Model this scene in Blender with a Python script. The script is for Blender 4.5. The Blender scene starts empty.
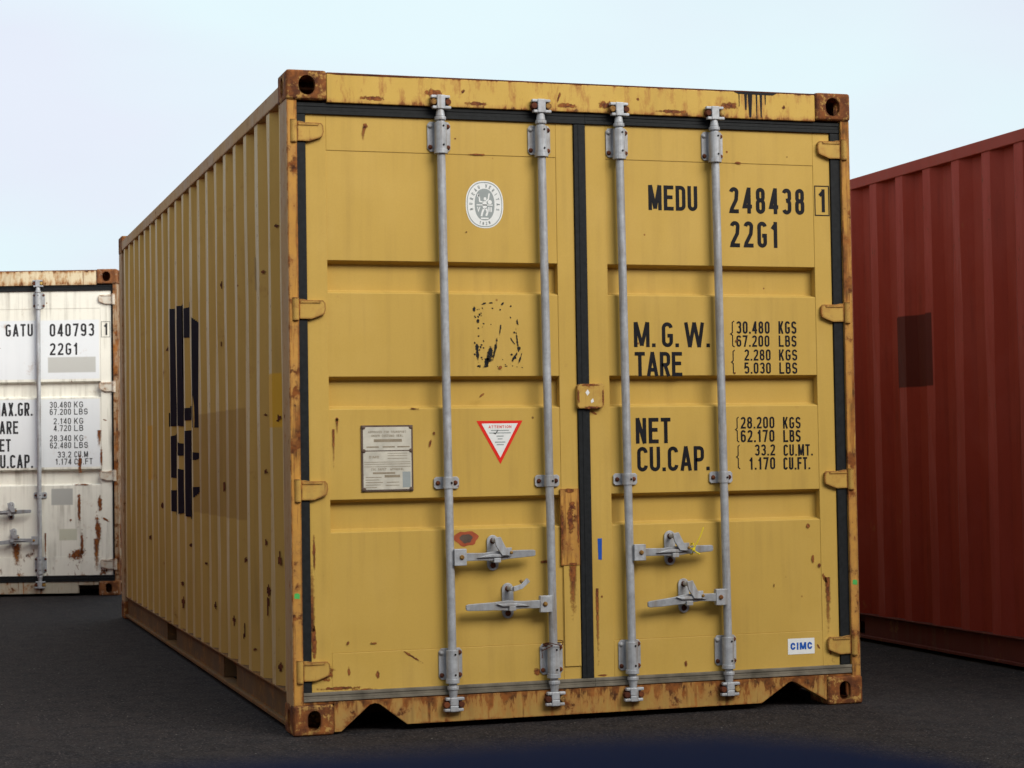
import bpy, bmesh, math, random
from mathutils import Vector, Matrix
R = math.radians
random.seed(7)
scene = bpy.context.scene
COL = scene.collection

# ------------------------------------------------------------------ camera
cam_d = bpy.data.cameras.new("camera")
cam = bpy.data.objects.new("camera", cam_d)
COL.objects.link(cam)
CR = Vector((0.9536274, -0.3005751, -0.0157909))
CF = Vector((0.3009550, 0.9530001, 0.0348831))
CU = Vector((0.0045637, -0.0380178, 0.9992666))
CP = Vector((-1.4448, -7.4371, 1.0849))
cam.matrix_world = Matrix(((CR.x, CU.x, -CF.x, CP.x), (CR.y, CU.y, -CF.y, CP.y), (CR.z, CU.z, -CF.z, CP.z), (0, 0, 0, 1)))
cam_d.sensor_width = 36
cam_d.lens = 1945.0 / 1024 * 36
cam_d.clip_end = 2000
cam_d.clip_start = 0.02
cam_d.dof.use_dof = True
cam_d.dof.focus_distance = 9.3
cam_d.dof.aperture_fstop = 6.8
scene.camera = cam

# ------------------------------------------------------------------ sky, sun, exposure
SUN_EL, SUN_AZ = 32.0, 156.0           # azimuth clockwise from +Y
world = bpy.data.worlds.new("World")
scene.world = world
world.use_nodes = True
nt = world.node_tree
bg = nt.nodes["Background"]
sky = nt.nodes.new("ShaderNodeTexSky")
sky.sky_type = 'NISHITA'
sky.sun_disc = False
sky.sun_elevation = R(SUN_EL)
sky.sun_rotation = R(SUN_AZ)
sky.dust_density = 2.0
tc = nt.nodes.new("ShaderNodeTexCoord")
mp = nt.nodes.new("ShaderNodeMapping")
mp.inputs['Scale'].default_value = (1.0, 1.0, 2.6)
ns = nt.nodes.new("ShaderNodeTexNoise")
ns.inputs['Scale'].default_value = 2.2
ns.inputs['Detail'].default_value = 5
mr = nt.nodes.new("ShaderNodeMapRange")
mr.inputs['From Min'].default_value = 0.3
mr.inputs['From Max'].default_value = 0.7
mr.inputs['To Min'].default_value = 0.86
mr.inputs['To Max'].default_value = 0.97
mx = nt.nodes.new("ShaderNodeMix")
mx.data_type = 'RGBA'
ns2 = nt.nodes.new("ShaderNodeTexNoise")
ns2.inputs['Scale'].default_value = 3.0
ns2.inputs['Detail'].default_value = 3
cmix = nt.nodes.new("ShaderNodeMix")
cmix.data_type = 'RGBA'
cmix.inputs[6].default_value = (8.3, 9.9, 10.3, 1)       # overcast layer, cool
cmix.inputs[7].default_value = (8.4, 8.9, 10.0, 1)
nt.links.new(tc.outputs['Generated'], mp.inputs['Vector'])
nt.links.new(mp.outputs[0], ns.inputs['Vector'])
nt.links.new(mp.outputs[0], ns2.inputs['Vector'])
nt.links.new(ns.outputs[0], mr.inputs[0])
mr2 = nt.nodes.new("ShaderNodeMapRange")
mr2.inputs['From Min'].default_value = 0.40
mr2.inputs['From Max'].default_value = 0.62
nt.links.new(ns2.outputs[0], mr2.inputs[0])
nt.links.new(mr2.outputs[0], cmix.inputs[0])
nt.links.new(mr.outputs[0], mx.inputs[0])
nt.links.new(sky.outputs[0], mx.inputs[6])
nt.links.new(cmix.outputs[2], mx.inputs[7])
nt.links.new(mx.outputs[2], bg.inputs['Color'])
bg.inputs['Strength'].default_value = 0.10

sun_d = bpy.data.lights.new("sun", 'SUN')
sun_d.energy = 4.6
sun_d.angle = R(40)
sun_d.color = (1.0, 0.95, 0.86)
sun = bpy.data.objects.new("sun", sun_d)
COL.objects.link(sun)
sv = Vector((math.sin(R(SUN_AZ)) * math.cos(R(SUN_EL)), math.cos(R(SUN_AZ)) * math.cos(R(SUN_EL)), math.sin(R(SUN_EL))))
sun.rotation_euler = sv.to_track_quat('Z', 'Y').to_euler()
scene.view_settings.view_transform = 'Standard'
scene.view_settings.look = 'None'
scene.view_settings.exposure = 0.0
scene.view_settings.gamma = 1.0
scene.view_settings.use_curve_mapping = False


# ------------------------------------------------------------------ shader helper
class Sh:
    def __init__(s, name):
        s.m = bpy.data.materials.new(name)
        s.m.use_nodes = True
        s.t = s.m.node_tree
        s.b = s.t.nodes["Principled BSDF"]
        s.out = s.t.nodes["Material Output"]
        tc = s.t.nodes.new("ShaderNodeTexCoord")
        s.obj = tc.outputs['Object']
        s.uv = tc.outputs['UV']
        sp = s.t.nodes.new("ShaderNodeSeparateXYZ")
        s.t.links.new(s.obj, sp.inputs[0])
        s.x, s.y, s.z = sp.outputs

    def put(s, inp, val):
        if isinstance(val, bpy.types.NodeSocket):
            s.t.links.new(val, inp)
        elif isinstance(val, tuple) and len(val) == 3 and inp.type == 'RGBA':
            inp.default_value = val + (1,)
        else:
            inp.default_value = val

    def scale(s, sc, off=(0, 0, 0)):
        n = s.t.nodes.new("ShaderNodeMapping")
        n.inputs['Scale'].default_value = sc
        n.inputs['Location'].default_value = off
        s.t.links.new(s.obj, n.inputs[0])
        return n.outputs[0]

    def noise(s, scale, detail=4, vec=None, rough=0.55, dist=0.0):
        n = s.t.nodes.new("ShaderNodeTexNoise")
        n.inputs['Scale'].default_value = scale
        n.inputs['Detail'].default_value = detail
        n.inputs['Roughness'].default_value = rough
        n.inputs['Distortion'].default_value = dist
        s.t.links.new(vec or s.obj, n.inputs['Vector'])
        return n.outputs[0]

    def voro(s, scale, vec=None, feature='F1'):
        n = s.t.nodes.new("ShaderNodeTexVoronoi")
        n.feature = feature
        n.inputs['Scale'].default_value = scale
        s.t.links.new(vec or s.obj, n.inputs['Vector'])
        return n.outputs

    def rng(s, v, a, b, c=0.0, d=1.0, smooth=False):
        n = s.t.nodes.new("ShaderNodeMapRange")
        if smooth:
            n.interpolation_type = 'SMOOTHSTEP'
        s.put(n.inputs[0], v)
        for i, q in enumerate((a, b, c, d)):
            n.inputs[1 + i].default_value = q
        return n.outputs[0]

    def math(s, op, a, b=0.0, c=None):
        n = s.t.nodes.new("ShaderNodeMath")
        n.operation = op
        s.put(n.inputs[0], a)
        s.put(n.inputs[1], b)
        if c is not None:
            s.put(n.inputs[2], c)
        return n.outputs[0]

    def mix(s, f, a, b, mode='MIX'):
        n = s.t.nodes.new("ShaderNodeMix")
        n.data_type = 'RGBA'
        n.blend_type = mode
        s.put(n.inputs[0], f)
        s.put(n.inputs[6], a)
        s.put(n.inputs[7], b)
        return n.outputs[2]

    def boxm(s, x=None, y=None, z=None, soft=0.004):
        r = None
        for sock, rg in ((s.x, x), (s.y, y), (s.z, z)):
            if rg is None:
                continue
            a = s.rng(sock, rg[0] - soft, rg[0] + soft)
            b = s.rng(sock, rg[1] - soft, rg[1] + soft, 1.0, 0.0)
            q = s.math('MULTIPLY', a, b)
            r = q if r is None else s.math('MULTIPLY', r, q)
        return r

    def edge(s, radius=0.008):
        b = s.t.nodes.new("ShaderNodeBevel")
        b.samples = 4
        b.inputs['Radius'].default_value = radius
        g = s.t.nodes.new("ShaderNodeNewGeometry")
        d = s.t.nodes.new("ShaderNodeVectorMath")
        d.operation = 'DOT_PRODUCT'
        s.t.links.new(b.outputs[0], d.inputs[0])
        s.t.links.new(g.outputs['Normal'], d.inputs[1])
        return s.rng(d.outputs['Value'], 0.995, 0.90)

    def bump(s, h, strength=0.2, dist=0.01):
        n = s.t.nodes.new("ShaderNodeBump")
        n.inputs['Strength'].default_value = strength
        n.inputs['Distance'].default_value = dist
        s.t.links.new(h, n.inputs['Height'])
        s.t.links.new(n.outputs[0], s.b.inputs['Normal'])

    def done(s, col, rough=0.5, metal=0.0, spec=0.4):
        s.put(s.b.inputs['Base Color'], col)
        s.put(s.b.inputs['Roughness'], rough)
        s.put(s.b.inputs['Metallic'], metal)
        s.put(s.b.inputs['Specular IOR Level'], spec)
        return s.m


def rustcol(s):
    n = s.noise(38, 6)
    c = s.mix(s.rng(n, 0.35, 0.65), (0.055, 0.020, 0.010), (0.23, 0.075, 0.018))
    n2 = s.noise(11, 4)
    return s.mix(s.rng(n2, 0.5, 0.75), c, (0.36, 0.14, 0.035))


def paint(name, base, rust=0.35, streak=0.0, dirt=0.25, rough=0.5, patches=(), zrust=(), dents=0.25, fade=None, bias=None, dirtcol=(0.10, 0.075, 0.05), edge=0.0, zline=(), crest_tone=None, spec=0.18):
    """weathered enamel on steel; rust 0..1 how much of it has broken through"""
    s = Sh(name)
    n_big = s.noise(1.7, 4)
    col = s.mix(s.rng(n_big, 0.35, 0.7, 0, 0.30), base, tuple(c * 0.80 for c in base))
    col = s.mix(s.rng(s.noise(2.8, 6, s.scale((1, 1, 0.7), (3, 1, 2)), rough=0.6), 0.46, 0.66, 0, 0.28), col, tuple(min(.9, c * 1.10 + 0.035) for c in base))
    if fade:
        col = s.mix(s.rng(s.noise(2.3, 5, s.scale((1, 1, 0.6))), 0.45, 0.6), col, fade)
    # vertical grime runs
    g = s.noise(1.0, 5, s.scale((26, 26, 1.3)))
    g2 = s.noise(3.5, 5)
    gm = s.math('MULTIPLY', s.rng(g, 0.48, 0.72), s.rng(g2, 0.35, 0.65))
    col = s.mix(s.math('MULTIPLY', gm, dirt), col, dirtcol)
    fine = s.noise(150, 2)
    col = s.mix(s.rng(fine, 0.3, 0.7, 0.0, 0.10), col, tuple(c * 0.6 for c in base))
    # rust: blotches + streaks + pinholes
    a = s.noise(7.5, 9, rough=0.70)
    th = 0.76 - 0.30 * rust
    r = s.rng(a, th, th + 0.05)
    if streak:
        b = s.noise(1.0, 6, s.scale((34, 34, 2.2)), rough=0.6)
        ts = 0.76 - 0.30 * streak
        r = s.math('MAXIMUM', r, s.rng(b, ts, ts + 0.10, 0, 0.85))
    v = s.voro(9.0)
    pn = s.noise(9, 2)
    pin = s.math('MULTIPLY', s.rng(v[0], 0.035, 0.055, 1, 0), s.rng(pn, 0.60 - 0.12 * rust, 0.66))
    r = s.math('MAXIMUM', r, pin)
    for (z0, z1, w) in zrust:
        zz = s.rng(s.z, z0, z1, 0, w)
        q = s.math('ADD', s.noise(7, 8, s.scale((1.6, 1.6, 0.8)), rough=0.7), zz)
        r = s.math('MAXIMUM', r, s.rng(q, 0.74, 0.80))
    ex = None
    if edge:
        ex = s.edge(0.014)
    if edge:
        q = s.math('ADD', s.noise(16, 6, rough=0.7), s.math('MULTIPLY', ex, edge))
        r = s.math('MAXIMUM', r, s.rng(q, 0.66, 0.72))
        col = s.mix(s.rng(q, 0.52, 0.68, 0, 0.55), col, (0.34, 0.15, 0.04))
    for (zc, hw, amp) in zline:
        q = s.math('ADD', s.noise(1.0, 6, s.scale((30, 30, 9)), rough=0.7), s.rng(s.math('ABSOLUTE', s.math('SUBTRACT', s.z, zc)), hw, 0.0, 0, amp))
        r = s.math('MAXIMUM', r, s.rng(q, 0.66, 0.74, 0, 0.95))
        col = s.mix(s.rng(q, 0.52, 0.68, 0, 0.6), col, (0.36, 0.16, 0.04))
    if crest_tone:
        t = s.math('FRACT', s.math('DIVIDE', s.math('SUBTRACT', s.y, crest_tone[1]), crest_tone[2]))
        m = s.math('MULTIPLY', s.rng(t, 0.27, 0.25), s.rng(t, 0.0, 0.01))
        m = s.math('MULTIPLY', m, s.math('ADD', s.rng(s.z, 0.3, 1.5, 0.25, 0.8), s.rng(s.noise(2.2, 4), 0.3, 0.7, -0.15, 0.3)))  # paler tone on the outer flats, weaker towards the bottom
        w = s.rng(s.noise(1, 6, s.scale((30, 30, 3)), rough=0.75), 0.36, 0.60, crest_tone[3], 0.95)
        col = s.mix(s.math('MULTIPLY', m, w), col, crest_tone[0])
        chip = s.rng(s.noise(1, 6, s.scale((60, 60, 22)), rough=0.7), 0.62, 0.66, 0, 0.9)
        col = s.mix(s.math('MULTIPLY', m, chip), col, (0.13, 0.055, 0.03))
    for (xr, yr, zr, c, f) in patches:
        m = s.boxm(xr, yr, zr)
        col = s.mix(s.math('MULTIPLY', m, f), col, c)
    # stained halo
    halo = s.rng(a, th - 0.08, th + 0.02, 0, 0.45)
    col = s.mix(halo, col, (0.30, 0.15, 0.05))
    col = s.mix(r, col, rustcol(s))
    h = s.math('ADD', s.math('MULTIPLY', s.noise(3.0, 3), 1.0), s.math('MULTIPLY', r, 0.10))
    s.bump(h, dents, 0.012)
    rr = s.math('ADD', s.rng(n_big, 0.3, 0.7, rough - 0.06, rough + 0.08), s.math('MULTIPLY', r, 0.3))
    return s.done(col, rr, 0.0, spec)


def rusty(name, base=(0.10, 0.035, 0.016), fleck=(0.42, 0.24, 0.07), amt=0.5, second=(0.26, 0.09, 0.025)):
    s = Sh(name)
    a = s.noise(14, 8, rough=0.7)
    c = s.mix(s.rng(a, 0.40, 0.62), base, second)
    f = s.noise(24, 7, rough=0.75)
    c = s.mix(s.rng(f, 0.72 - 0.3 * amt, 0.78 - 0.3 * amt), c, fleck)
    ex = s.edge(0.012)
    c = s.mix(s.math('MULTIPLY', ex, s.rng(s.noise(9, 6, rough=0.7), 0.42, 0.58, 0, 0.75)), c, (0.045, 0.018, 0.012))
    d = s.noise(1, 5, s.scale((20, 20, 2.5)))
    c = s.mix(s.rng(d, 0.5, 0.7, 0, 0.5), c, (0.05, 0.02, 0.012))
    s.bump(s.math('ADD', a, f), 0.5, 0.004)
    return s.done(c, 0.8, 0.0, 0.12)


def plain(name, col, rough=0.6, metal=0.0, var=0.2, sc=30, spec=0.12):
    s = Sh(name)
    n = s.noise(sc, 5)
    c = s.mix(s.rng(n, 0.3, 0.7, 0, 1), col, tuple(q * (1 - var) for q in col))
    return s.done(c, rough, metal, spec)


def galv(name, k=1.0):
    s = Sh(name)
    n = s.noise(28, 6, rough=0.7)
    c = s.mix(s.rng(n, 0.35, 0.68), (0.46 * k, 0.48 * k, 0.51 * k), (0.29 * k, 0.30 * k, 0.32 * k))
    d = s.noise(1, 5, s.scale((40, 40, 4)))
    c = s.mix(s.rng(d, 0.50, 0.70, 0, 0.65), c, (0.20, 0.16, 0.12))
    bl = s.noise(5, 4)
    c = s.mix(s.rng(bl, 0.42, 0.62, 0, 0.35), c, (0.24, 0.24, 0.25))
    r = s.noise(17, 6, rough=0.7)
    c = s.mix(s.rng(r, 0.70, 0.74), c, (0.20, 0.08, 0.03))
    s.bump(n, 0.25, 0.002)
    return s.done(c, 0.55, 0.25, 0.4)


def stain_mat(name, drip, dark=False):
    s = Sh(name)
    sp = s.t.nodes.new("ShaderNodeSeparateXYZ")
    s.t.links.new(s.uv, sp.inputs[0])
    u, v = sp.outputs[0], sp.outputs[1]
    n = s.noise(60, 5, rough=0.65)
    au = s.math('ABSOLUTE', u)
    if drip:
        wid = s.math('SUBTRACT', 1.0, au)
        up = s.rng(v, -1, 1, 0, 1)
        m = s.math('MULTIPLY', wid, s.math('POWER', up, 0.8))
        m = s.math('ADD', m, s.math('MULTIPLY', s.math('SUBTRACT', n, 0.5), 0.9))
        al = s.rng(m, 0.18, 0.62)
    else:
        ln = s.math('SQRT', s.math('ADD', s.math('MULTIPLY', u, u), s.math('MULTIPLY', v, v)))
        m = s.math('ADD', s.math('SUBTRACT', 1.0, ln), s.math('MULTIPLY', s.math('SUBTRACT', n, 0.5), 1.6))
        al = s.rng(m, 0.35, 0.60)
    if dark:
        c = (0.012, 0.012, 0.014)
    else:
        c = s.mix(s.rng(n, 0.4, 0.65), (0.085, 0.022, 0.012), (0.28, 0.095, 0.022))
        if drip:
            c = s.mix(s.rng(v, -1, 0.6, 1, 0), c, (0.36, 0.17, 0.045))
    s.done(c, 0.8, 0, 0.2)
    s.put(s.b.inputs['Alpha'], al)
    return s.m


YEL = (0.510, 0.330, 0.074)
M = {}
M['yellow'] = paint('yellow paint door', YEL, rust=0.08, dirt=0.26, rough=0.5, zrust=((0.36, 0.16, 0.10),), patches=(), dents=0.2, dirtcol=(0.20, 0.12, 0.04))
M['yellow_side'] = paint('yellow paint side', (0.50, 0.315, 0.088), spec=0.05, crest_tone=((0.62, 0.54, 0.38), 0.130, 0.2807, 0.55), rust=0.26, streak=0.08, dirt=0.25, rough=0.75, dents=0.25, zrust=((0.60, 0.16, 0.10),),
                         patches=(((-1, 1), (1.15, 2.66), (0.80, 1.30), (0.26, 0.145, 0.055), 0.42),
                                  ((-1, 1), (0.36, 0.52), (1.20, 1.42), (0.62, 0.34, 0.03), 0.8),
                                  ((-1, 1), (4.36, 4.62), (0.95, 1.28), (0.60, 0.30, 0.03), 0.7)), dirtcol=(0.15, 0.10, 0.05))
M['yellow_post'] = paint('yellow paint post', (0.50, 0.25, 0.05), rust=0.75, streak=0.85, edge=0.30, dirt=0.4, rough=0.6, zrust=((0.9, 0.1, 0.16),), dirtcol=(0.12, 0.05, 0.02))
M['yellow_header'] = paint('yellow paint header', (0.53, 0.34, 0.072), rust=0.12, streak=0.15, zline=((2.583, 0.010, 0.28), (2.470, 0.022, 0.19)), dirt=0.2, rough=0.5, dirtcol=(0.25, 0.14, 0.05))
M['yellow_sill'] = paint('yellow paint sill', (0.38, 0.23, 0.06), rust=0.55, streak=0.62, zline=((0.126, 0.095, 0.26), (0.02, 0.02, 0.16)), edge=0.16, dirt=0.6, rough=0.65, dirtcol=(0.08, 0.04, 0.02))
M['yellow_hinge'] = paint('yellow paint hinge', (0.50, 0.31, 0.07), rust=0.25, streak=0.45, edge=0.34, dirt=0.3, rough=0.55)
M['yellow_rail'] = paint('faded rail paint', (0.42, 0.27, 0.13), spec=0.05, rust=0.42, streak=0.35, dirt=0.55, rough=0.7, edge=0.14, fade=(0.40, 0.29, 0.19), dirtcol=(0.16, 0.11, 0.08))
M['yellow_base'] = paint('yellow base rail paint', (0.15, 0.085, 0.036), spec=0.05, rust=0.30, streak=0.3, dirt=0.5, rough=0.75, edge=0.12, fade=(0.12, 0.078, 0.044))
M['yellow_cast'] = rusty('rusty casting steel', base=(0.085, 0.030, 0.015), amt=0.62)
WHT = (0.80, 0.78, 0.70)
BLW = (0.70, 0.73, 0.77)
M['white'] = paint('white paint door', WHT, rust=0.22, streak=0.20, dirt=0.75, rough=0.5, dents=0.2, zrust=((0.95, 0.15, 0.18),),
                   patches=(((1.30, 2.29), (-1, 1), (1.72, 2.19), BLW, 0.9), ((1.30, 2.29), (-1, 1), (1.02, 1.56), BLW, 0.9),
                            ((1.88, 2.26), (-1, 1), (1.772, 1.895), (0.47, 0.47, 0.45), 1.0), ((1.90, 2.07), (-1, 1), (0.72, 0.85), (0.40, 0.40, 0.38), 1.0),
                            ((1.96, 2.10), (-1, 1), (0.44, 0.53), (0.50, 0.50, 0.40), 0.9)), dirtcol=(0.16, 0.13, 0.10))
M['white_side'] = paint('white paint side', WHT, rust=0.25, dirt=0.4)
M['white_post'] = paint('white post paint', (0.40, 0.30, 0.20), rust=0.85, streak=0.9, edge=0.2, dirt=0.6, rough=0.7)
M['white_header'] = paint('white header paint', (0.66, 0.56, 0.38), rust=0.40, streak=0.55, zline=((2.583, 0.03, 0.22), (2.478, 0.04, 0.15)), dirt=0.6, rough=0.6, dirtcol=(0.25, 0.14, 0.06))
M['white_sill'] = paint('white sill paint', (0.42, 0.38, 0.30), rust=0.55, streak=0.62, dirt=0.7, rough=0.7)
M['white_rail'] = M['white_post']
M['white_hinge'] = paint('white hinge paint', (0.62, 0.58, 0.50), rust=0.45, edge=0.18, streak=0.3, dirt=0.4)
M['white_cast'] = rusty('rusty pale casting', base=(0.12, 0.045, 0.022), second=(0.30, 0.12, 0.04), fleck=(0.5, 0.40, 0.28), amt=0.5)
RED = (0.285, 0.042, 0.027)
M['red'] = paint('oxide red paint', RED, spec=0.06, crest_tone=((0.36, 0.07, 0.055), 0.300, 0.2915, 0.35), rust=0.10, streak=0.12, dirt=0.35, rough=0.6, dents=0.25, dirtcol=(0.05, 0.015, 0.012),
                 patches=(((-1, 1), (2.650, 3.075), (1.395, 1.775), (0.055, 0.014, 0.012), 0.85),))
M['red_rail'] = paint('red rail paint', (0.30, 0.045, 0.028), rust=0.25, streak=0.2, dirt=0.3, rough=0.65)
M['red_base'] = paint('red base paint', (0.10, 0.018, 0.012), rust=0.3, dirt=0.5, rough=0.75)
M['rubber'] = plain('black rubber gasket', (0.018, 0.020, 0.022), 0.55, var=0.4, sc=60)
M['rubber_dusty'] = plain('dusty rubber gasket', (0.21, 0.185, 0.145), 0.85, var=0.55, sc=12)
M['galv'] = galv('galvanised steel')
M['galv_dark'] = galv('dull galvanised steel', 0.75)
M['rustbolt'] = rusty('rusty bolt', base=(0.07, 0.022, 0.014), second=(0.16, 0.05, 0.02), amt=0.1)
M['rustyel'] = rusty('rusted yellow lug', base=(0.14, 0.05, 0.02), second=(0.40, 0.24, 0.06), fleck=(0.5, 0.34, 0.1), amt=0.6)
M['hole'] = plain('dark void', (0.01, 0.009, 0.008), 0.9)
M['ink'] = plain('black lettering paint', (0.013, 0.013, 0.017), 0.5, var=0.5, sc=20)
M['ink_faded'] = plain('faded lettering paint', (0.045, 0.045, 0.05), 0.6, var=0.6, sc=40)
M['logo'] = plain('black logo paint', (0.012, 0.013, 0.02), 0.5, var=0.3, sc=20)
M['spot'] = stain_mat('rust spot', False)
M['drip'] = stain_mat('rust run', True)
M['inkspot'] = stain_mat('torn black label remains', False, True)
M['decal_white'] = plain('white decal', (0.74, 0.75, 0.74), 0.4, var=0.08)
M['decal_grey'] = plain('grey decal print', (0.30, 0.33, 0.33), 0.45, var=0.1)
M['decal_red'] = plain('red decal print', (0.70, 0.03, 0.02), 0.4, var=0.1)
M['decal_blue'] = plain('blue decal print', (0.02, 0.10, 0.42), 0.4, var=0.1)
M['tape'] = plain('blue tape', (0.02, 0.09, 0.40), 0.5, var=0.2)
M['plate'] = plain('weathered data plate', (0.58, 0.55, 0.47), 0.5, 0.1, var=0.25, sc=25)
M['plate_print'] = plain('data plate print', (0.30, 0.25, 0.18), 0.6, var=0.3, sc=60)
M['plate_edge'] = plain('data plate edge', (0.13, 0.09, 0.07), 0.7, var=0.4)
M['green'] = plain('green paint mark', (0.08, 0.42, 0.10), 0.6)
M['orange'] = plain('orange overspray', (0.38, 0.09, 0.04), 0.6, var=0.3)


def asphalt():
    s = Sh('asphalt')
    v = s.voro(85)
    v2 = s.voro(38)
    n = s.noise(0.55, 6)
    n2 = s.noise(9, 5)
    c = s.mix(s.rng(v[0], 0.0, 0.6), (0.060, 0.054, 0.054), (0.009, 0.008, 0.009))
    sepc = s.t.nodes.new("ShaderNodeSeparateColor")
    s.t.links.new(v[1], sepc.inputs[0])
    st = s.math('MULTIPLY', s.rng(sepc.outputs[0], 0.80, 1.0), s.rng(v[0], 0.35, 0.15, 0, 1))
    c = s.mix(st, c, (0.20, 0.15, 0.135))
    sep2 = s.t.nodes.new("ShaderNodeSeparateColor")
    s.t.links.new(v2[1], sep2.inputs[0])
    st2 = s.math('MULTIPLY', s.rng(sep2.outputs[1], 0.985, 0.99), s.rng(v2[0], 0.18, 0.10, 0, 1))
    c = s.mix(st2, c, (0.35, 0.33, 0.30))
    c = s.mix(s.rng(n, 0.35, 0.7, 0, 0.45), c, (0.026, 0.022, 0.022))
    c = s.mix(s.rng(n2, 0.4, 0.7, 0, 0.35), c, (0.050, 0.040, 0.036))
    s.bump(s.math('ADD', s.math('MULTIPLY', v[0], -1.0), s.math('MULTIPLY', n2, 0.6)), 0.6, 0.006)
    return s.done(c, 0.9, 0, 0.10)


M['asphalt'] = asphalt()


# ------------------------------------------------------------------ mesh helper
class MB:
    def __init__(s):
        s.v, s.f, s.mi, s.mats, s.uv = [], [], [], [], {}

    def m(s, mat):
        mat = M[mat] if isinstance(mat, str) else mat
        if mat not in s.mats:
            s.mats.append(mat)
        return s.mats.index(mat)

    def face(s, pts, mat, uv=None):
        b = len(s.v)
        s.v += [tuple(p) for p in pts]
        s.f.append(list(range(b, b + len(pts))))
        s.mi.append(s.m(mat))
        if uv:
            s.uv[len(s.f) - 1] = uv

    def faces(s, verts, faces, mat):
        b = len(s.v)
        s.v += [tuple(p) for p in verts]
        k = s.m(mat)
        for f in faces:
            s.f.append([b + i for i in f])
            s.mi.append(k)

    def box(s, x0, x1, y0, y1, z0, z1, mat):
        v = [(x, y, z) for z in (z0, z1) for y in (y0, y1) for x in (x0, x1)]
        s.faces(v, [(0, 2, 3, 1), (4, 5, 7, 6), (0, 1, 5, 4), (2, 6, 7, 3), (0, 4, 6, 2), (1, 3, 7, 5)], mat)

    def prism(s, poly, axis, a, b, mat):
        """poly 2D; axis 'x': (y,z), 'y': (x,z), 'z': (x,y)"""
        def P(p, t):
            return {'x': (t, p[0], p[1]), 'y': (p[0], t, p[1]), 'z': (p[0], p[1], t)}[axis]
        n = len(poly)
        v = [P(p, a) for p in poly] + [P(p, b) for p in poly]
        f = [tuple(range(n))[::-1], tuple(range(n, 2 * n))]
        f += [(i, (i + 1) % n, n + (i + 1) % n, n + i) for i in range(n)]
        s.faces(v, f, mat)

    def tube(s, p0, p1, r, mat, n=14, r1=None):
        p0, p1 = Vector(p0), Vector(p1)
        r1 = r if r1 is None else r1
        d = (p1 - p0).normalized()
        a = d.orthogonal().normalized()
        b = d.cross(a)
        v = []
        for p, rr in ((p0, r), (p1, r1)):
            for i in range(n):
                t = 2 * math.pi * i / n
                v.append(p + (a * math.cos(t) + b * math.sin(t)) * rr)
        f = [(i, (i + 1) % n, n + (i + 1) % n, n + i) for i in range(n)] + [tuple(range(n))[::-1], tuple(range(n, 2 * n))]
        s.faces(v, f, mat)

    def path(s, pts, r, mat, n=8, closed=False):
        pts = [Vector(p) for p in pts]
        v, f = [], []
        k = len(pts)
        prev = None
        for i, p in enumerate(pts):
            t = (pts[min(i + 1, k - 1)] - pts[max(i - 1, 0)]).normalized()
            a = t.orthogonal().normalized() if prev is None else (prev - t * prev.dot(t)).normalized()
            prev = a
            b = t.cross(a)
            for j in range(n):
                w = 2 * math.pi * j / n
                v.append(p + (a * math.cos(w) + b * math.sin(w)) * r)
        for i in range(k - 1):
            for j in range(n):
                f.append((i * n + j, i * n + (j + 1) % n, (i + 1) * n + (j + 1) % n, (i + 1) * n + j))
        f += [tuple(range(n))[::-1], tuple(range((k - 1) * n, k * n))]
        s.faces(v, f, mat)

    def bolt(s, x, y, z, r, mat, d='y', h=0.008):
        """domed bolt head standing out towards -y (or -x)"""
        n = 10
        v, f = [], []
        prof = [(1.0, 0), (0.95, 0.45), (0.6, 0.9), (0.0, 1.0)]
        for q, t in prof[:3]:
            for i in range(n):
                a = 2 * math.pi * i / n
                v.append((x + r * q * math.cos(a), y - h * t, z + r * q * math.sin(a)))
        v.append((x, y - h, z))
        for k in range(2):
            for i in range(n):
                f.append((k * n + i, k * n + (i + 1) % n, (k + 1) * n + (i + 1) % n, (k + 1) * n + i))
        for i in range(n):
            f.append((2 * n + i, 2 * n + (i + 1) % n, 3 * n))
        s.faces(v, f, mat)

    def stain(s, x, z, w, h, y, kind='spot', ang=0):
        """a flat rust stain on a surface facing -y"""
        c, q = math.cos(R(ang)), math.sin(R(ang))
        pts = []
        for a, b in ((-1, -1), (1, -1), (1, 1), (-1, 1)):
            dx, dz = a * w / 2, b * h / 2
            pts.append((x + dx * c - dz * q, y, z + dx * q + dz * c))
        s.face(pts, kind, [(-1, -1), (1, -1), (1, 1), (-1, 1)])

    def build(s, name, parent=None, bevel=0.0, smooth=False, recalc=True, seg=2):
        me = bpy.data.meshes.new(name)
        me.from_pydata(s.v, [], s.f)
        for mm in s.mats:
            me.materials.append(mm)
        me.polygons.foreach_set('material_index', s.mi)
        if s.uv:
            l = me.uv_layers.new(name="UVMap")
            for fi, uvs in s.uv.items():
                p = me.polygons[fi]
                for li, q in zip(p.loop_indices, uvs):
                    l.data[li].uv = q
        if recalc:
            bm = bmesh.new()
            bm.from_mesh(me)
            bmesh.ops.recalc_face_normals(bm, faces=[f for f in bm.faces if not (len(f.verts) == 4 and all(len(e.link_faces) == 1 for e in f.edges))])
            bm.to_mesh(me)
            bm.free()
        if smooth:
            me.polygons.foreach_set('use_smooth', [True] * len(me.polygons))
            me.set_sharp_from_angle(angle=R(38))
        o = bpy.data.objects.new(name, me)
        COL.objects.link(o)
        if parent is not None:
            o.parent = parent
        if bevel:
            bv = o.modifiers.new("bevel", 'BEVEL')
            bv.width = bevel
            bv.segments = seg
            bv.limit_method = 'ANGLE'
            bv.angle_limit = R(40)
            bv.harden_normals = False
        return o


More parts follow.
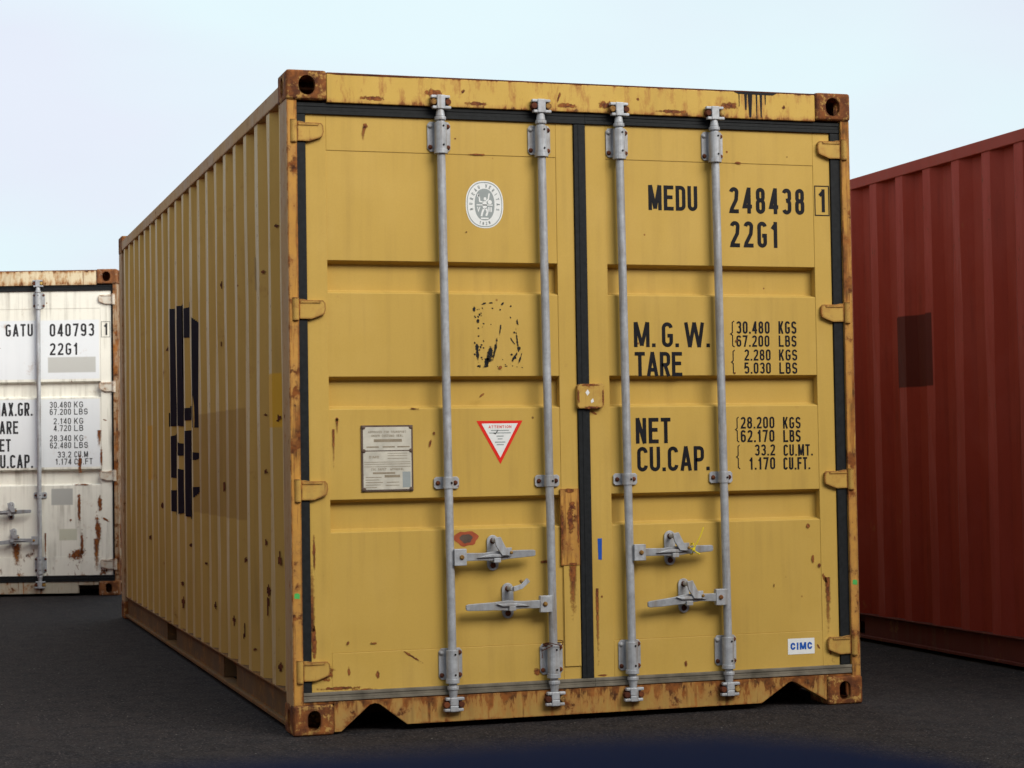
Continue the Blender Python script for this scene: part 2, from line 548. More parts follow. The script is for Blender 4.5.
def thing(name, label, cat, loc=(0, 0, 0), rz=0, group=None):
    o = bpy.data.objects.new(name, None)
    COL.objects.link(o)
    o.empty_display_size = 0.3
    o.location = loc
    o.rotation_euler = (0, 0, rz)
    tag(o, label, cat, group)
    return o


def tag(o, label, cat, group=None):
    o['label'] = label
    o['category'] = cat
    if group:
        o['group'] = group
    return o


def boolean(mesh, cutters, name):
    """mesh minus cutter meshes, evaluated without operators"""
    o = bpy.data.objects.new("tmp", mesh)
    COL.objects.link(o)
    tmp = [o]
    for c in cutters:
        q = bpy.data.objects.new("tmpc", c)
        COL.objects.link(q)
        tmp.append(q)
        md = o.modifiers.new("b", 'BOOLEAN')
        md.operation = 'DIFFERENCE'
        md.solver = 'EXACT'
        md.object = q
    bpy.context.view_layer.update()
    dg = bpy.context.evaluated_depsgraph_get()
    me = bpy.data.meshes.new_from_object(o.evaluated_get(dg))
    me.name = name
    for q in tmp:
        bpy.data.objects.remove(q)
    return me


def mesh_of(mb):
    me = bpy.data.meshes.new("m")
    me.from_pydata(mb.v, [], mb.f)
    for mm in mb.mats:
        me.materials.append(mm)
    me.polygons.foreach_set('material_index', mb.mi)
    bm = bmesh.new()
    bm.from_mesh(me)
    bmesh.ops.remove_doubles(bm, verts=bm.verts, dist=1e-5)
    bmesh.ops.recalc_face_normals(bm, faces=bm.faces)
    bm.to_mesh(me)
    bm.free()
    return me


# ------------------------------------------------------------------ stroke lettering
def arc(cx, cy, rx, ry, a0, a1, n=8):
    return [(cx + rx * math.cos(R(a0 + (a1 - a0) * i / n)), cy + ry * math.sin(R(a0 + (a1 - a0) * i / n))) for i in range(n + 1)]


def glyph(ch, w, t):
    """strokes (polyline, closed) of a condensed capital in a box w x 1, stroke width t"""
    a = t / 2
    l, r, b, T = a, w - a, a, 1 - a
    m = w / 2
    q = (r - l) / 2
    S = []
    if ch in '0O':
        S.append((arc(m, T - q, q, q, 0, 180) + arc(m, b + q, q, q, 180, 360), True))
    elif ch == '1':
        x = w * 0.62
        S.append(([(x, 0), (x, 1)], False))
        S.append(([(x - t * 0.2, 1 - t * 0.9), (x - w * 0.42, 1 - t * 1.9)], False))
    elif ch == '2':
        S.append((arc(m, T - q, q, q, 175, -15) + [(r - q * 0.25, 0.52), (l + t * 0.15, b + t * 0.6), (l, b), (w, b)], False))
    elif ch == '3':
        k = 0.53
        S.append((arc(m, T - q, q, q, 170, 0) + arc(r - q * 0.8, k + q * 0.9, q * 0.8, q * 0.8, 0, -80, 5) + [(m - q * 0.2, k)], False))
        S.append(([(m, k)] + arc(r - q * 0.8, k - q * 0.9, q * 0.8, q * 0.8, 80, 0, 5) + arc(m, b + q, q, q, 0, -170), False))
    elif ch == '4':
        S.append(([(r - w * 0.12, 0), (r - w * 0.12, 1)], False))
        S.append(([(r - w * 0.16, 1 - t * 0.4), (l, 0.27), (w, 0.27)], False))
    elif ch == '5':
        S.append(([(r, T), (l + 0.02, T), (l, 0.53)] + arc(m, 0.6 - q, q, q, 140, 0) + arc(m, b + q, q, q, 0, -170), False))
    elif ch == '6':
        S.append((arc(m, b + q, q, q, 180, 360) + arc(m, 0.58 - q, q, q, 0, 180), True))
        S.append((arc(m, T - q, q, q, 10, 180) + [(l, 0.3)], False))
    elif ch == '9':
        S.append((arc(m, T - q, q, q, 0, 180) + arc(m, 0.42 + q, q, q, 180, 360), True))
        S.append((arc(m, b + q, q, q, 190, 360) + [(r, 0.7)], False))
    elif ch == '7':
        S.append(([(0, T), (r, T), (w * 0.38, 0)], False))
    elif ch == '8':
        S.append((arc(m, T - q * 0.92, q * 0.92, q * 0.92, 0, 180) + arc(m, 0.52 + q * 0.92, q * 0.92, q * 0.92, 180, 360), True))
        S.append((arc(m, 0.52 - q, q, q, 0, 180) + arc(m, b + q, q, q, 180, 360), True))
    elif ch == 'M':
        S.append(([(l, 0), (l, 1)], False))
        S.append(([(r, 0), (r, 1)], False))
        S.append(([(l + t * 0.1, 1), (m, 0.06)], False))
        S.append(([(r - t * 0.1, 1), (m, 0.06)], False))
    elif ch == 'N':
        S.append(([(l, 0), (l, 1)], False))
        S.append(([(r, 0), (r, 1)], False))
        S.append(([(l, 1), (r, 0)], False))
    elif ch == 'W':
        for xa, xb in ((l, w * 0.27), (m, w * 0.27), (m, w * 0.73), (r, w * 0.73)):
            S.append(([(xa, 1), (xb, 0)], False))
    elif ch == 'V':
        S.append(([(l, 1), (m, 0)], False))
        S.append(([(r, 1), (m, 0)], False))
    elif ch == 'A':
        S.append(([(l, 0), (m, 1)], False))
        S.append(([(r, 0), (m, 1)], False))
        S.append(([(w * 0.25, 0.27), (w * 0.75, 0.27)], False))
    elif ch == 'X':
        S.append(([(l, 0), (r, 1)], False))
        S.append(([(l, 1), (r, 0)], False))
    elif ch == 'K':
        S.append(([(l, 0), (l, 1)], False))
        S.append(([(r, 1), (l + t * 0.4, 0.38)], False))
        S.append(([(m - t * 0.2, 0.55), (r, 0)], False))
    elif ch in 'EFL':
        S.append(([(l, 0), (l, 1)], False))
        if ch in 'EF':
            S.append(([(l, T), (w, T)], False))
            S.append(([(l, 0.53), (w * 0.9, 0.53)], False))
        if ch in 'EL':
            S.append(([(l, b), (w, b)], False))
    elif ch == 'T':
        S.append(([(0, T), (w, T)], False))
        S.append(([(m, 0), (m, T)], False))
    elif ch == 'I':
        S.append(([(m, 0), (m, 1)], False))
    elif ch == 'U':
        S.append(([(l, 1)] + arc(m, b + q, q, q, 180, 360) + [(r, 1)], False))
    elif ch == 'J':
        S.append((arc(m, b + q, q, q, 190, 360) + [(r, 1)], False))
    elif ch == 'D':
        S.append(([(l, b)] + arc(r - q, b + q, q, q, 270, 360) + arc(r - q, T - q, q, q, 0, 90) + [(l, T)], True))
    elif ch == 'P':
        S.append(([(l, 0), (l, T)] + arc(r - q * 0.9, T - q * 0.9, q * 0.9, q * 0.9, 90, 0) + arc(r - q * 0.9, 0.44 + q * 0.9, q * 0.9, q * 0.9, 0, -90) + [(l, 0.44)], False))
    elif ch == 'R':
        S.append(([(l, 0), (l, T)] + arc(r - q * 0.9, T - q * 0.9, q * 0.9, q * 0.9, 90, 0) + arc(r - q * 0.9, 0.47 + q * 0.9, q * 0.9, q * 0.9, 0, -90) + [(l, 0.47)], False))
        S.append(([(m, 0.47), (r, 0)], False))
    elif ch == 'B':
        S.append(([(l, b), (l, T)] + arc(r - q * 0.95, T - q * 0.8, q * 0.8, q * 0.8, 90, 0) + arc(r - q * 0.95, 0.53 + q * 0.8, q * 0.8, q * 0.8, 0, -90) + [(l, 0.53)], False))
        S.append(([(l, 0.53)] + arc(r - q * 0.9, 0.53 - q * 0.9, q * 0.9, q * 0.9, 90, 0) + arc(r - q * 0.9, b + q * 0.9, q * 0.9, q * 0.9, 0, -90) + [(l, b)], False))
    elif ch == 'G':
        S.append((arc(m, T - q, q, q, 5, 180) + arc(m, b + q, q, q, 180, 360) + [(r, 0.46), (m, 0.46)], False))
    elif ch == 'C':
        S.append((arc(m, T - q, q, q, -5, 180) + arc(m, b + q, q, q, 180, 365), False))
    elif ch == 'S':
        S.append((arc(m, T - q, q, q, 0, 180) + arc(l + q * 0.9, 0.62, q * 0.9, q * 0.6, 180, 230, 3) + [(m, 0.5)] + arc(r - q * 0.9, 0.38, q * 0.9, q * 0.6, 50, 0, 3) + arc(m, b + q, q, q, 0, -180), False))
    elif ch == '.':
        S.append(([(m, 0), (m, t)], False))
    elif ch == '-':
        S.append(([(0, 0.5), (w, 0.5)], False))
    return S


WID = {'M': 1.35, 'W': 1.45, '1': 0.78, 'I': 0.45, '.': 0.34, ' ': 1.0, 'N': 1.05, 'V': 1.1, 'A': 1.12, 'T': 0.98}


def stroke2d(pts, closed, hw):
    """quad strip corners for a polyline with mitred joints"""
    clean = [pts[0]]
    for p in pts[1:]:
        if math.hypot(p[0] - clean[-1][0], p[1] - clean[-1][1]) > 1e-4:
            clean.append(p)
    pts = clean
    if closed and math.hypot(pts[0][0] - pts[-1][0], pts[0][1] - pts[-1][1]) < 1e-4:
        pts = pts[:-1]
    n = len(pts)
    L = []
    for i in range(n):
        p = Vector(pts[i])
        a = Vector(pts[i - 1]) if (i > 0 or closed) else None
        c = Vector(pts[(i + 1) % n]) if (i < n - 1 or closed) else None
        d0 = (p - a).normalized() if a is not None else None
        d1 = (c - p).normalized() if c is not None else None
        d0 = d0 or d1
        d1 = d1 or d0
        n0, n1 = Vector((-d0.y, d0.x)), Vector((-d1.y, d1.x))
        mm = (n0 + n1)
        if mm.length < 1e-3:
            mm = n0
        mm = mm.normalized()
        k = hw / max(0.42, mm.dot(n0))
        L.append((p + mm * k, p - mm * k))
    seg = [(L[i], L[(i + 1) % n]) for i in range(n if closed else n - 1)]
    return [(s0[1], s1[1], s1[0], s0[0]) for s0, s1 in seg]


def write(mb, text, x0, z0, x1, z1, y, mat='ink', tk=0.135, gap=0.30):
    """lettering filling the box x0..x1, z0..z1 on a surface facing -y"""
    H = z1 - z0
    g = gap
    tot = sum(WID.get(c, 1) for c in text) + g * (len(text) - 1)
    u = (x1 - x0) / tot
    x = x0
    k = 0
    for c in text:
        w = WID.get(c, 1) * u
        if c != ' ':
            for pts, cl in glyph(c, w / H, tk):
                for q in stroke2d(pts, cl, tk / 2):
                    mb.face([(x + p.x * H, y - 0.00002 * k, z0 + p.y * H) for p in q], mat)
                k = (k + 1) % 6
        x += w + g * u


def brace(mb, x0, z0, x1, z1, y, mat='ink'):
    m = (z0 + z1) / 2
    pts = [(x1, z1), (x0 + (x1 - x0) * .5, z1 - .006), (x0 + (x1 - x0) * .5, m + .006), (x0, m), (x0 + (x1 - x0) * .5, m - .006), (x0 + (x1 - x0) * .5, z0 + .006), (x1, z0)]
    for q in stroke2d(pts, False, 0.0022):
        mb.face([(p.x, y, p.y) for p in q], mat)


# ------------------------------------------------------------------ ground
g = MB()
g.face([(-400, -400, 0), (400, -400, 0), (400, 400, 0), (-400, 400, 0)], 'asphalt')
go = g.build('asphalt_yard', recalc=False)
go['kind'] = 'structure'
go['label'] = 'dark worn asphalt of the container yard'

# ------------------------------------------------------------------ container
W, L, H = 2.438, 6.058, 2.591


def stadium(cx, cz, w, h, n=8):
    r = w / 2
    return [(cx + r * math.cos(R(180 * i / n)), cz + h / 2 - r + r * math.sin(R(180 * i / n))) for i in range(n + 1)] + \
           [(cx + r * math.cos(R(180 + 180 * i / n)), cz - h / 2 + r + r * math.sin(R(180 + 180 * i / n))) for i in range(n + 1)]


def make_casting(hw=.052, hh=.080):
    b = MB()
    b.box(0, .162, 0, .178, 0, .118, 'hole')
    me = mesh_of(b)
    bm = bmesh.new()
    bm.from_mesh(me)
    bmesh.ops.bevel(bm, geom=list(bm.edges) + list(bm.verts), offset=0.014, segments=3, affect='EDGES', profile=0.6)
    bm.to_mesh(me)
    bm.free()
    cut = []
    c = MB(); c.box(.022, .140, .022, .156, .022, .096, 'hole'); cut.append(mesh_of(c))
    c = MB(); c.prism(stadium(.083, .058, hw, hh), 'y', -.02, .05, 'hole'); cut.append(mesh_of(c))
    c = MB(); c.prism(stadium(.090, .058, .048, .080), 'x', -.02, .05, 'hole'); cut.append(mesh_of(c))
    return boolean(me, cut, 'corner_casting')


CAST = make_casting()
CAST_TOP = make_casting(.066, .078)


def casting(parent, mat, fx, fy, z0):
    me = (CAST_TOP if z0 > 1 else CAST).copy()
    me.materials.clear()
    me.materials.append(mat)
    me.transform(Matrix(((-1 if fx else 1, 0, 0, W if fx else 0), (0, -1 if fy else 1, 0, L if fy else 0), (0, 0, 1, z0), (0, 0, 0, 1))))
    if fx != fy:
        me.flip_normals()
    me.polygons.foreach_set('use_smooth', [False] * len(me.polygons))
    o = bpy.data.objects.new('corner_casting', me)
    COL.objects.link(o)
    o.parent = parent
    return o


P = 0.2905           # corrugation pitch


def side_profile(off, P=.2915):
    """(depth, y) points, depth 0 = outer"""
    pts = []
    y = 0.16
    k = math.floor((0.16 - off) / P) - 1
    raw = []
    while True:
        y0 = off + k * P
        raw += [(0.0, y0), (0.0, y0 + .076), (1.0, y0 + .140), (1.0, y0 + .222)]   # outer flat, far slope, inner flat, near slope
        if y0 > L:
            break
        k += 1
    def interp(yy):
        for (d0, a), (d1, b) in zip(raw, raw[1:]):
            if a <= yy <= b:
                return d0 + (d1 - d0) * (yy - a) / max(1e-9, b - a)
        return 0
    pts = [(interp(.165), .165)] + [p for p in raw if .166 < p[1] < L - .166] + [(interp(L - .165), L - .165)]
    return pts


def side_panel(parent, mat, right, off=0.300, pitch=.2915, x_out=0.010, depth=0.036, top=2.49):
    pr = side_profile(off, pitch)
    rnd = random.Random(3 if right else 5)
    def X(d):
        return x_out + d * depth
    mb = MB()
    zs = [.150, .55, .95, 1.35, 1.75, 2.15, top]
    jit = {}
    cols = []
    for i, (d, y) in enumerate(pr):
        col = []
        for j, z in enumerate(zs):
            a = 0 if j in (0, len(zs) - 1) else rnd.uniform(-.0035, .0035)
            c = 0 if j in (0, len(zs) - 1) else rnd.uniform(-.004, .004)
            x = X(d) + a
            col.append(((W - x) if right else x, y + c, z))
        cols.append(col)
    n, k = len(cols), len(zs)
    v = [p for c in cols for p in c]
    f = [(i * k + j, (i + 1) * k + j, (i + 1) * k + j + 1, i * k + j + 1) for i in range(n - 1) for j in range(k - 1)]
    mb.faces(v, f, mat)
    # inner skin gives the sheet its thickness
    v2 = [((x - .003) if right else (x + .003), y, z) for (x, y, z) in v]
    mb.faces(v2, [t[::-1] for t in f], mat)
    o = mb.build('side_panel', parent, recalc=False)
    return o


def seg_dir(x):
    return -1 if x else 1


def make_container(name, label, cat, loc, rz, key, group, side_off=0.300, pitch=.2915):
    root = thing(name, label, cat, loc, rz, group)
    m = lambda k: M.get(key + '_' + k) or M[{'post': key, 'header': key, 'sill': key, 'hinge': key, 'side': key, 'cast': key + '_base', 'rail': key, 'base': key + '_sill'}[k]]
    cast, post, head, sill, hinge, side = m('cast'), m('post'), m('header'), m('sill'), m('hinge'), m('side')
    rail, base = m('rail') if key + '_rail' in M else head, m('base') if key + '_base' in M else sill
    for z0 in (0, H - .118):
        for fx in (0, 1):
            for fy in (0, 1):
                casting(root, cast, fx, fy, z0)
    # corner posts
    for fx in (0, 1):
        X = (lambda x: W - x) if fx else (lambda x: x)
        b = MB()
        bx = lambda x0, x1, *r: b.box(min(X(x0), X(x1)), max(X(x0), X(x1)), *r)
        pw = .034 if key == 'white' else .043
        bx(.0045, pw, .010, .060, .116, H - .116, post)
        bx(pw + .0005, .1625, .0155, .060, .1185, .1305, sill)
        bx(.0025, .0045, .012, .150, .116, H - .116, rail)
        bx(.0048, .0165, .060, .150, .116, H - .116, rail)
        bx(.0165, .050, .090, .150, .116, H - .116, post)
        if key == 'yellow':
            zc = .540 if fx == 0 else .510
            xc = X(.022)
            b.face([(xc - .011, .0094, zc - .008), (xc + .010, .0094, zc - .011), (xc + .011, .0094, zc + .007), (xc + .002, .0094, zc + .012), (xc - .010, .0094, zc + .010)], 'green')
        b.build('corner_post', root, bevel=0.003)
        b = MB()
        bx = lambda x0, x1, *r: b.box(min(X(x0), X(x1)), max(X(x0), X(x1)), *r)
        bx(.003, .12, L - .16, L - .003, .116, H - .116, rail)
        b.build('corner_post', root, bevel=0.004)
    # top side rails, bottom side rails with forklift pockets
    RZ = (2.489, 2.553) if key == 'yellow' else (2.526, 2.586)
    for fx in (0, 1):
        X = (lambda x: W - x) if fx else (lambda x: x)
        b = MB()
        bx = lambda x0, x1, *r: b.box(min(X(x0), X(x1)), max(X(x0), X(x1)), *r)
        bx(.003, .063, .176, L - .176, RZ[0], RZ[1], rail)
        b.build('top_side_rail', root, bevel=0.004)
        b = MB()
        bx = lambda x0, x1, *r: b.box(min(X(x0), X(x1)), max(X(x0), X(x1)), *r)
        ys = [.176, 1.47, 1.83, 3.49, 3.87, L - .176]
        for a, c in ((0, 1), (2, 3), (4, 5)):
            bx(.026, .032, ys[a], ys[c], .036, .148, base)
        bx(.006, .070, .176, L - .176, .020, .036, base)
        bx(.006, .070, .176, L - .176, .148, .156, base)
        for a, c in ((1, 2), (3, 4)):                       # pocket sleeves
            bx(.026, .60, ys[a] - .006, ys[a], .038, .146, base)
            bx(.026, .60, ys[c], ys[c] + .006, .038, .146, base)
            bx(.60, .61, ys[a], ys[c], .038, .146, base)
        b.build('bottom_side_rail', root, bevel=0.002)
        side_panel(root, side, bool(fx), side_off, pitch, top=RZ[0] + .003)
    # roof, floor, far end
    b = MB()
    b.box(.063, W - .063, .12, L - .10, RZ[1] - .018, RZ[1] - .010, rail)
    for i in range(27):
        y = .30 + i * .209
        b.prism([(y, RZ[1] - .010), (y + .02, RZ[1] - .002), (y + .10, RZ[1] - .002), (y + .12, RZ[1] - .010)], 'x', .08, W - .08, rail)
    b.build('roof', root)
    b = MB()
    b.box(.071, W - .071, .10, L - .05, .100, .147, base)
    for i in range(14):
        y = .35 + i * .40
        if not (1.40 < y < 1.9 or 3.4 < y < 3.95):
            b.box(.071, W - .071, y, y + .045, .03, .099, base)
    b.build('floor', root)
    b = MB()
    b.box(.12, W - .12, L - .05, L - .045, .15, 2.48, side)
    for i in range(8):
        x = .17 + i * .27
        b.prism([(x, L - .045), (x + .04, L - .012), (x + .15, L - .012), (x + .19, L - .045)], 'z', .15, 2.48, side)
    b.box(.163, W - .163, L - .10, L - .006, .02, .15, sill)
    b.box(.163, W - .163, L - .10, L - .006, 2.48, 2.585, rail)
    b.build('end_panel', root)
    # header
    b = MB()
    b.box(.163, W - .163, .008, .10, 2.467, 2.580, head)
    b.box(.163, W - .163, .0095, .10, 2.5802, 2.586, 'rustbolt')
    if key == 'yellow':
        for (x, z, w, h, k, a) in [(.35, 2.49, .16, .03, 'spot', 0), (.78, 2.485, .14, .03, 'spot', 0), (1.16, 2.492, .12, .03, 'spot', 0), (1.62, 2.485, .2, .03, 'spot', 0), (.72, 2.530, .022, .05, 'spot', -40),
                                   (1.125, 2.525, .016, .075, 'spot', -18), (1.47, 2.53, .02, .02, 'spot', 0), (1.88, 2.52, .13, .05, 'spot', 0), (2.13, 2.52, .03, .03, 'spot', 0), (.60, 2.52, .11, .05, 'spot', 0), (1.33, 2.50, .10, .05, 'spot', 0)]:
            b.stain(x, z, w, h, .0074, k, a)
        bk = M['ink']
        b.face([(.170, .0071, 2.580), (.55, .0071, 2.580), (.50, .0071, 2.5765), (.20, .0071, 2.577)], 'rustbolt')
        for (x, w, zz) in [(1.925, .005, .062), (1.955, .014, .075), (1.975, .022, .106), (2.005, .008, .112), (2.025, .012, .105), (2.045, .007, .05)]:
            b.face([(x - w / 2, .0070, 2.580), (x + w / 2, .0070, 2.580), (x + w * .22, .0070, 2.580 - zz), (x - w * .22, .0070, 2.580 - zz)], bk)
        b.face([(1.90, .0072, 2.580), (2.10, .0072, 2.580), (2.08, .0072, 2.570), (1.92, .0072, 2.571)], bk)
    b.build('door_header', root, bevel=0.004)
    # sill, notched
    b = MB()
    if key == 'white':
        poly = [(.163, .022), (.163, .122), (W - .163, .122), (W - .163, .085), (W - .325, .085), (W - .325, .022), (.45, .022), (.45, .085), (.30, .085), (.30, .022)]
    else:
        poly = [(.163, .010), (.163, .126), (W - .163, .126), (W - .163, .020), (2.130, .103), (2.115, .108), (2.098, .103), (1.975, .024), (.455, .024), (.345, .108), (.325, .113), (.305, .108), (.19, .010)]
    b.prism(poly, 'y', .010, .016, sill)
    b.box(.163, W - .163, .016, .12, .1262, .134, sill)
    # returned lip round the notches
    n = len(poly)
    lip = poly[3:] + [poly[0]]
    for p, q in zip(lip, lip[1:]):
        b.faces([(p[0], .0155, p[1]), (q[0], .0155, q[1]), (q[0], .060, q[1]), (p[0], .060, p[1])], [(0, 1, 2, 3)], sill)
    b.build('door_sill', root, bevel=0.0015, recalc=False)
    # ---------------- doors
    YF = .030          # outer face of the door frame members
    YP = .0325         # outer face of the pressed panel
    YR = .068          # bottom of its channels
    XR = 2.386 if key == 'white' else 2.348
    XG = .034 if key == 'white' else .043
    doors = []
    for d, (x0, x1, p0, p1) in enumerate(((.080, 1.190, .162, 1.115), (1.243, XR, 1.332, 2.300 if key == 'white' else 2.270))):
        o = MB()
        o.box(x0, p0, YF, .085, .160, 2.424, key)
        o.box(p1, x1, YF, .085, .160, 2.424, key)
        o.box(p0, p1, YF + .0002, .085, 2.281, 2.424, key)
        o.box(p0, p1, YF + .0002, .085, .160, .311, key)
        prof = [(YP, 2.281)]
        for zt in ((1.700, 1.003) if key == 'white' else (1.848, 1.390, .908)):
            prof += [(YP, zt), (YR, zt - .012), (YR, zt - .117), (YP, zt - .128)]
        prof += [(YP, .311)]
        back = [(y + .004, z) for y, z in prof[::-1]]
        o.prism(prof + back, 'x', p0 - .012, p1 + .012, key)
        if key == 'yellow':
            if d == 0:
                st = [(.135, .235, .10, .09, 'spot', 0), (.19, .176, .25, .022, 'spot', 0), (.095, .70, .018, .22, 'spot', 0), (.321, 2.382, .030, .030, 'spot', 0), (.312, 2.345, .02, .07, 'drip', -8), (.193, 1.224, .022, .024, 'spot', 0), (.193, 1.190, .012, .07, 'drip', 0), (.178, 1.10, .014, .17, 'drip', 0),
                      (.505, 1.262, .06, .014, 'spot', -5), (.569, 1.125, .016, .042, 'spot', -12), (.585, 1.165, .018, .022, 'spot', 0), (.483, .285, .13, .016, 'spot', -32), (.225, .350, .018, .028, 'spot', 0),
                      (.318, .345, .014, .014, 'spot', 0), (.228, .236, .016, .05, 'spot', 0), (.344, .222, .025, .05, 'spot', 0), (1.065, 1.475, .018, .028, 'spot', 0), (.783, 1.312, .05, .013, 'spot', 35),
                      (.864, 1.425, .026, .026, 'spot', 0), (.731, 1.969, .014, .014, 'spot', 0), (1.04, .64, .07, .018, 'spot', 0), (.69, 2.345, .012, .012, 'spot', 0), (.30, .16, .2, .03, 'spot', 0),
                      (.085, .55, .03, .30, 'drip', 180), (.09, .36, .035, .22, 'spot', 0), (1.16, .45, .05, .35, 'drip', 0), (.33, .344, .03, .01, 'spot', 0), (.78, 2.283, .10, .012, 'spot', 0), (1.00, .20, .04, .05, 'spot', 0)]
            else:
                st = [(2.214, .755, .03, .03, 'spot', 0), (2.232, .615, .018, .05, 'spot', 0), (2.262, .585, .030, .035, 'spot', 0), (2.285, .530, .022, .07, 'spot', 25), (2.298, .40, .035, .27, 'drip', 0), (1.925, 2.283, .05, .016, 'spot', 0),
                      (1.645, .200, .022, .04, 'spot', 0), (1.282, .49, .014, .018, 'spot', 0), (2.05, .508, .008, .040, 'spot', 0), (1.26, 1.24, .05, .014, 'spot', -30), (1.89, 1.40, .016, .012, 'spot', 0), (1.90, 1.535, .02, .02, 'spot', 0),
                      (2.31, .24, .06, .10, 'spot', 0), (1.28, .172, .07, .014, 'spot', 0), (2.03, 1.755, .012, .012, 'spot', 0), (1.80, .21, .012, .02, 'spot', 0), (1.262, .35, .02, .35, 'drip', 0), (2.15, 2.315, .012, .010, 'spot', 0)]
            for (x, z, w, h, k, a) in st:
                o.stain(x, z, w, h, YF - .0012, k, a)
        if key == 'white' and d == 1:
            for (x, z, w, h, k, a) in [(2.285, .73, .06, .20, 'spot', 0), (2.27, .52, .07, .35, 'spot', 4), (2.255, .30, .06, .30, 'drip', 0), (2.13, 1.05, .05, .25, 'spot', 0), (2.12, .70, .04, .45, 'spot', 0), (2.285, 1.23, .045, .16, 'drip', 0), (2.15, .88, .22, .02, 'spot', 0), (2.30, 1.10, .03, .25, 'spot', 0),
                                      (1.62, .32, .10, .20, 'drip', 0), (2.00, 1.40, .015, .015, 'spot', 0), (2.05, .6, .03, .03, 'spot', 0), (2.10, .33, .22, .12, 'spot', 20), (2.33, .60, .03, .10, 'spot', 60), (1.85, .35, .02, .3, 'drip', 0), (2.07, 1.70, .02, .02, 'spot', 0), (2.33, 1.39, .05, .014, 'spot', -20), (2.14, .40, .04, .35, 'spot', 0)]:
                o.stain(x, z, w, h, YF - .0012, k, a)
        door = o.build('door', root, bevel=0.0018)
        door['label'] = ('left' if d == 0 else 'right') + ' cargo door'
        doors.append(door)
        # hinges
        for k, z in enumerate((2.350, 1.653, .947, .247)):
            b = MB()
            fl = (lambda x: W - x) if d else (lambda x: x)
            dx = 0.0
            pol = [(.024, -.037), (.095, -.038), (.128, -.026), (.146, -.018), (.151, .002), (.149, .026), (.140, .036), (.080, .036), (.060, .040), (.024, .041)]
            b.prism([(fl(x), z + q) for x, q in pol], 'y', .0135, .0285, hinge)
            b.tube((fl(.030), .012, z - .044), (fl(.030), .012, z + .046), .0135, hinge, 14)
            b.box(*sorted((fl(.048), fl(.128))), .0105, .0134, z + .024, z + .033, hinge)
            b.build('hinge', door, bevel=0.004)
        # gaskets
        b = MB()
        if d == 0:
            b.box(XG + .0015, .0790, .022, .050, .165, 2.420, 'rubber')
            b.box(1.1915, 1.2405, .0205, .050, .165, 2.418, 'rubber')
            b.box(1.209, 1.224, .0185, .0205, .165, 2.418, 'rubber')
        else:
            b.box(XR + .0015, W - XG - .0005, .022, .050, .165, 2.420, 'rubber')
        a0, a1 = (XG + .001, 1.2405) if d == 0 else (1.2410, W - XG - .001)
        for i, zz in enumerate((2.4215, 2.4362, 2.4509)):
            b.box(a0, a1, .0195 + .0025 * (i % 2), .050, zz, zz + .0144, 'rubber')
        b.build('gasket', door, bevel=0.002)
        b = MB()
        for i, zz in enumerate((.1300, .1415, .1530) if key != 'white' else (.113, .123, .133, .143, .153)):
            b.box(a0, a1, (.010 if key != 'white' else .004) + .003 * (i % 2), .050, zz, zz + (.0112 if key != 'white' else .0095), 'rubber_dusty' if key != 'white' else 'rubber')
        b.build('bottom_gasket', door, bevel=0.0015)
    # lock rods
    rods = [(.630, 0), (1.052, 0), (1.389, 1), (1.814, 1)]
    YR0 = -.004
    gv = M['galv']
    for i, (rx, d) in enumerate(rods):
        door = doors[d]
        tilt = .010 if key == 'yellow' else 0
        def RX(z):
            return rx + tilt * (1.25 - z) / 1.25
        b = MB()
        gm = gv if key != 'red' else M['red_rail']
        b.tube((RX(.145), YR0, .145), (RX(2.44), YR0, 2.44), .0168, gm, 20)
        for (z, s_) in ((2.47, 1), (.105, -1)):
            x = RX(z)
            b.tube((x, YR0, z - s_ * .06), (x, YR0, z - s_ * .045), .023, gm, 16)
            b.tube((x, YR0, z - s_ * .045), (x, YR0, z - s_ * .012), .019, gm, 16, r1=.014)
            b.box(x - .017, x + .017, YR0 - .019, YR0 + .010, z - .016, z + .040 if s_ > 0 else z + .016, gm)
            if s_ < 0:
                b.box(x - .017, x + .017, YR0 - .0192, YR0 + .0098, z - .040, z - .016, gm)
            zt = z + s_ * .033
            zl = z - s_ * .010
            b.box(x - .040, x + .038, YR0 - .016, YR0 + .006, min(zt - .006, zt + .006), zt + .006, gm)
            b.box(x - .034, x + .042, YR0 - .016, YR0 + .006, zl - .006, zl + .006, gm)
        b.build('lock_rod', door, bevel=0.003)
        # keepers on header and sill
        for (z, s_) in ((2.482, 1), (.093, -1)):
            x = RX(z)
            b = MB()
            b.box(x - .036, x + .036, -.002, .0095, z - .022, z + .022, 'rustbolt')
            lm = 'rustyel' if (i % 2 == 0 and s_ > 0) else 'rustbolt'
            b.tube((x - .030, -.022, z), (x - .030, .008, z), .0125, lm, 12)
            b.tube((x + .030, -.022, z), (x + .030, .008, z), .0125, 'rustbolt' if i % 2 == 0 else 'rustyel', 12)
            b.build('cam_keeper', door, bevel=0.002)
        # housings: top, middle strap, bottom
        for z, hh in ((2.348, .060), (.250, .062)):
            x = RX(z)
            b = MB()
            g2 = 'galv' if key != 'red' else 'red_rail'
            pol = [(x - .048, z - hh + .012), (x - .038, z - hh), (x + .038, z - hh), (x + .048, z - hh + .012), (x + .048, z + hh - .012), (x + .038, z + hh), (x - .038, z + hh), (x - .048, z + hh - .012)]
            b.prism(pol, 'y', .0235, .0292, g2)
            b.tube((x, YR0 + .001, z - hh + .006), (x, YR0 + .001, z + hh - .006), .0245, g2, 18)
            b.tube((x, YR0 + .001, z - hh - .012), (x, YR0 + .001, z - hh + .006), .0275, g2, 18)
            b.box(x - .0205, x + .0205, .006, .0234, z - hh + .010, z + hh - .010, g2)
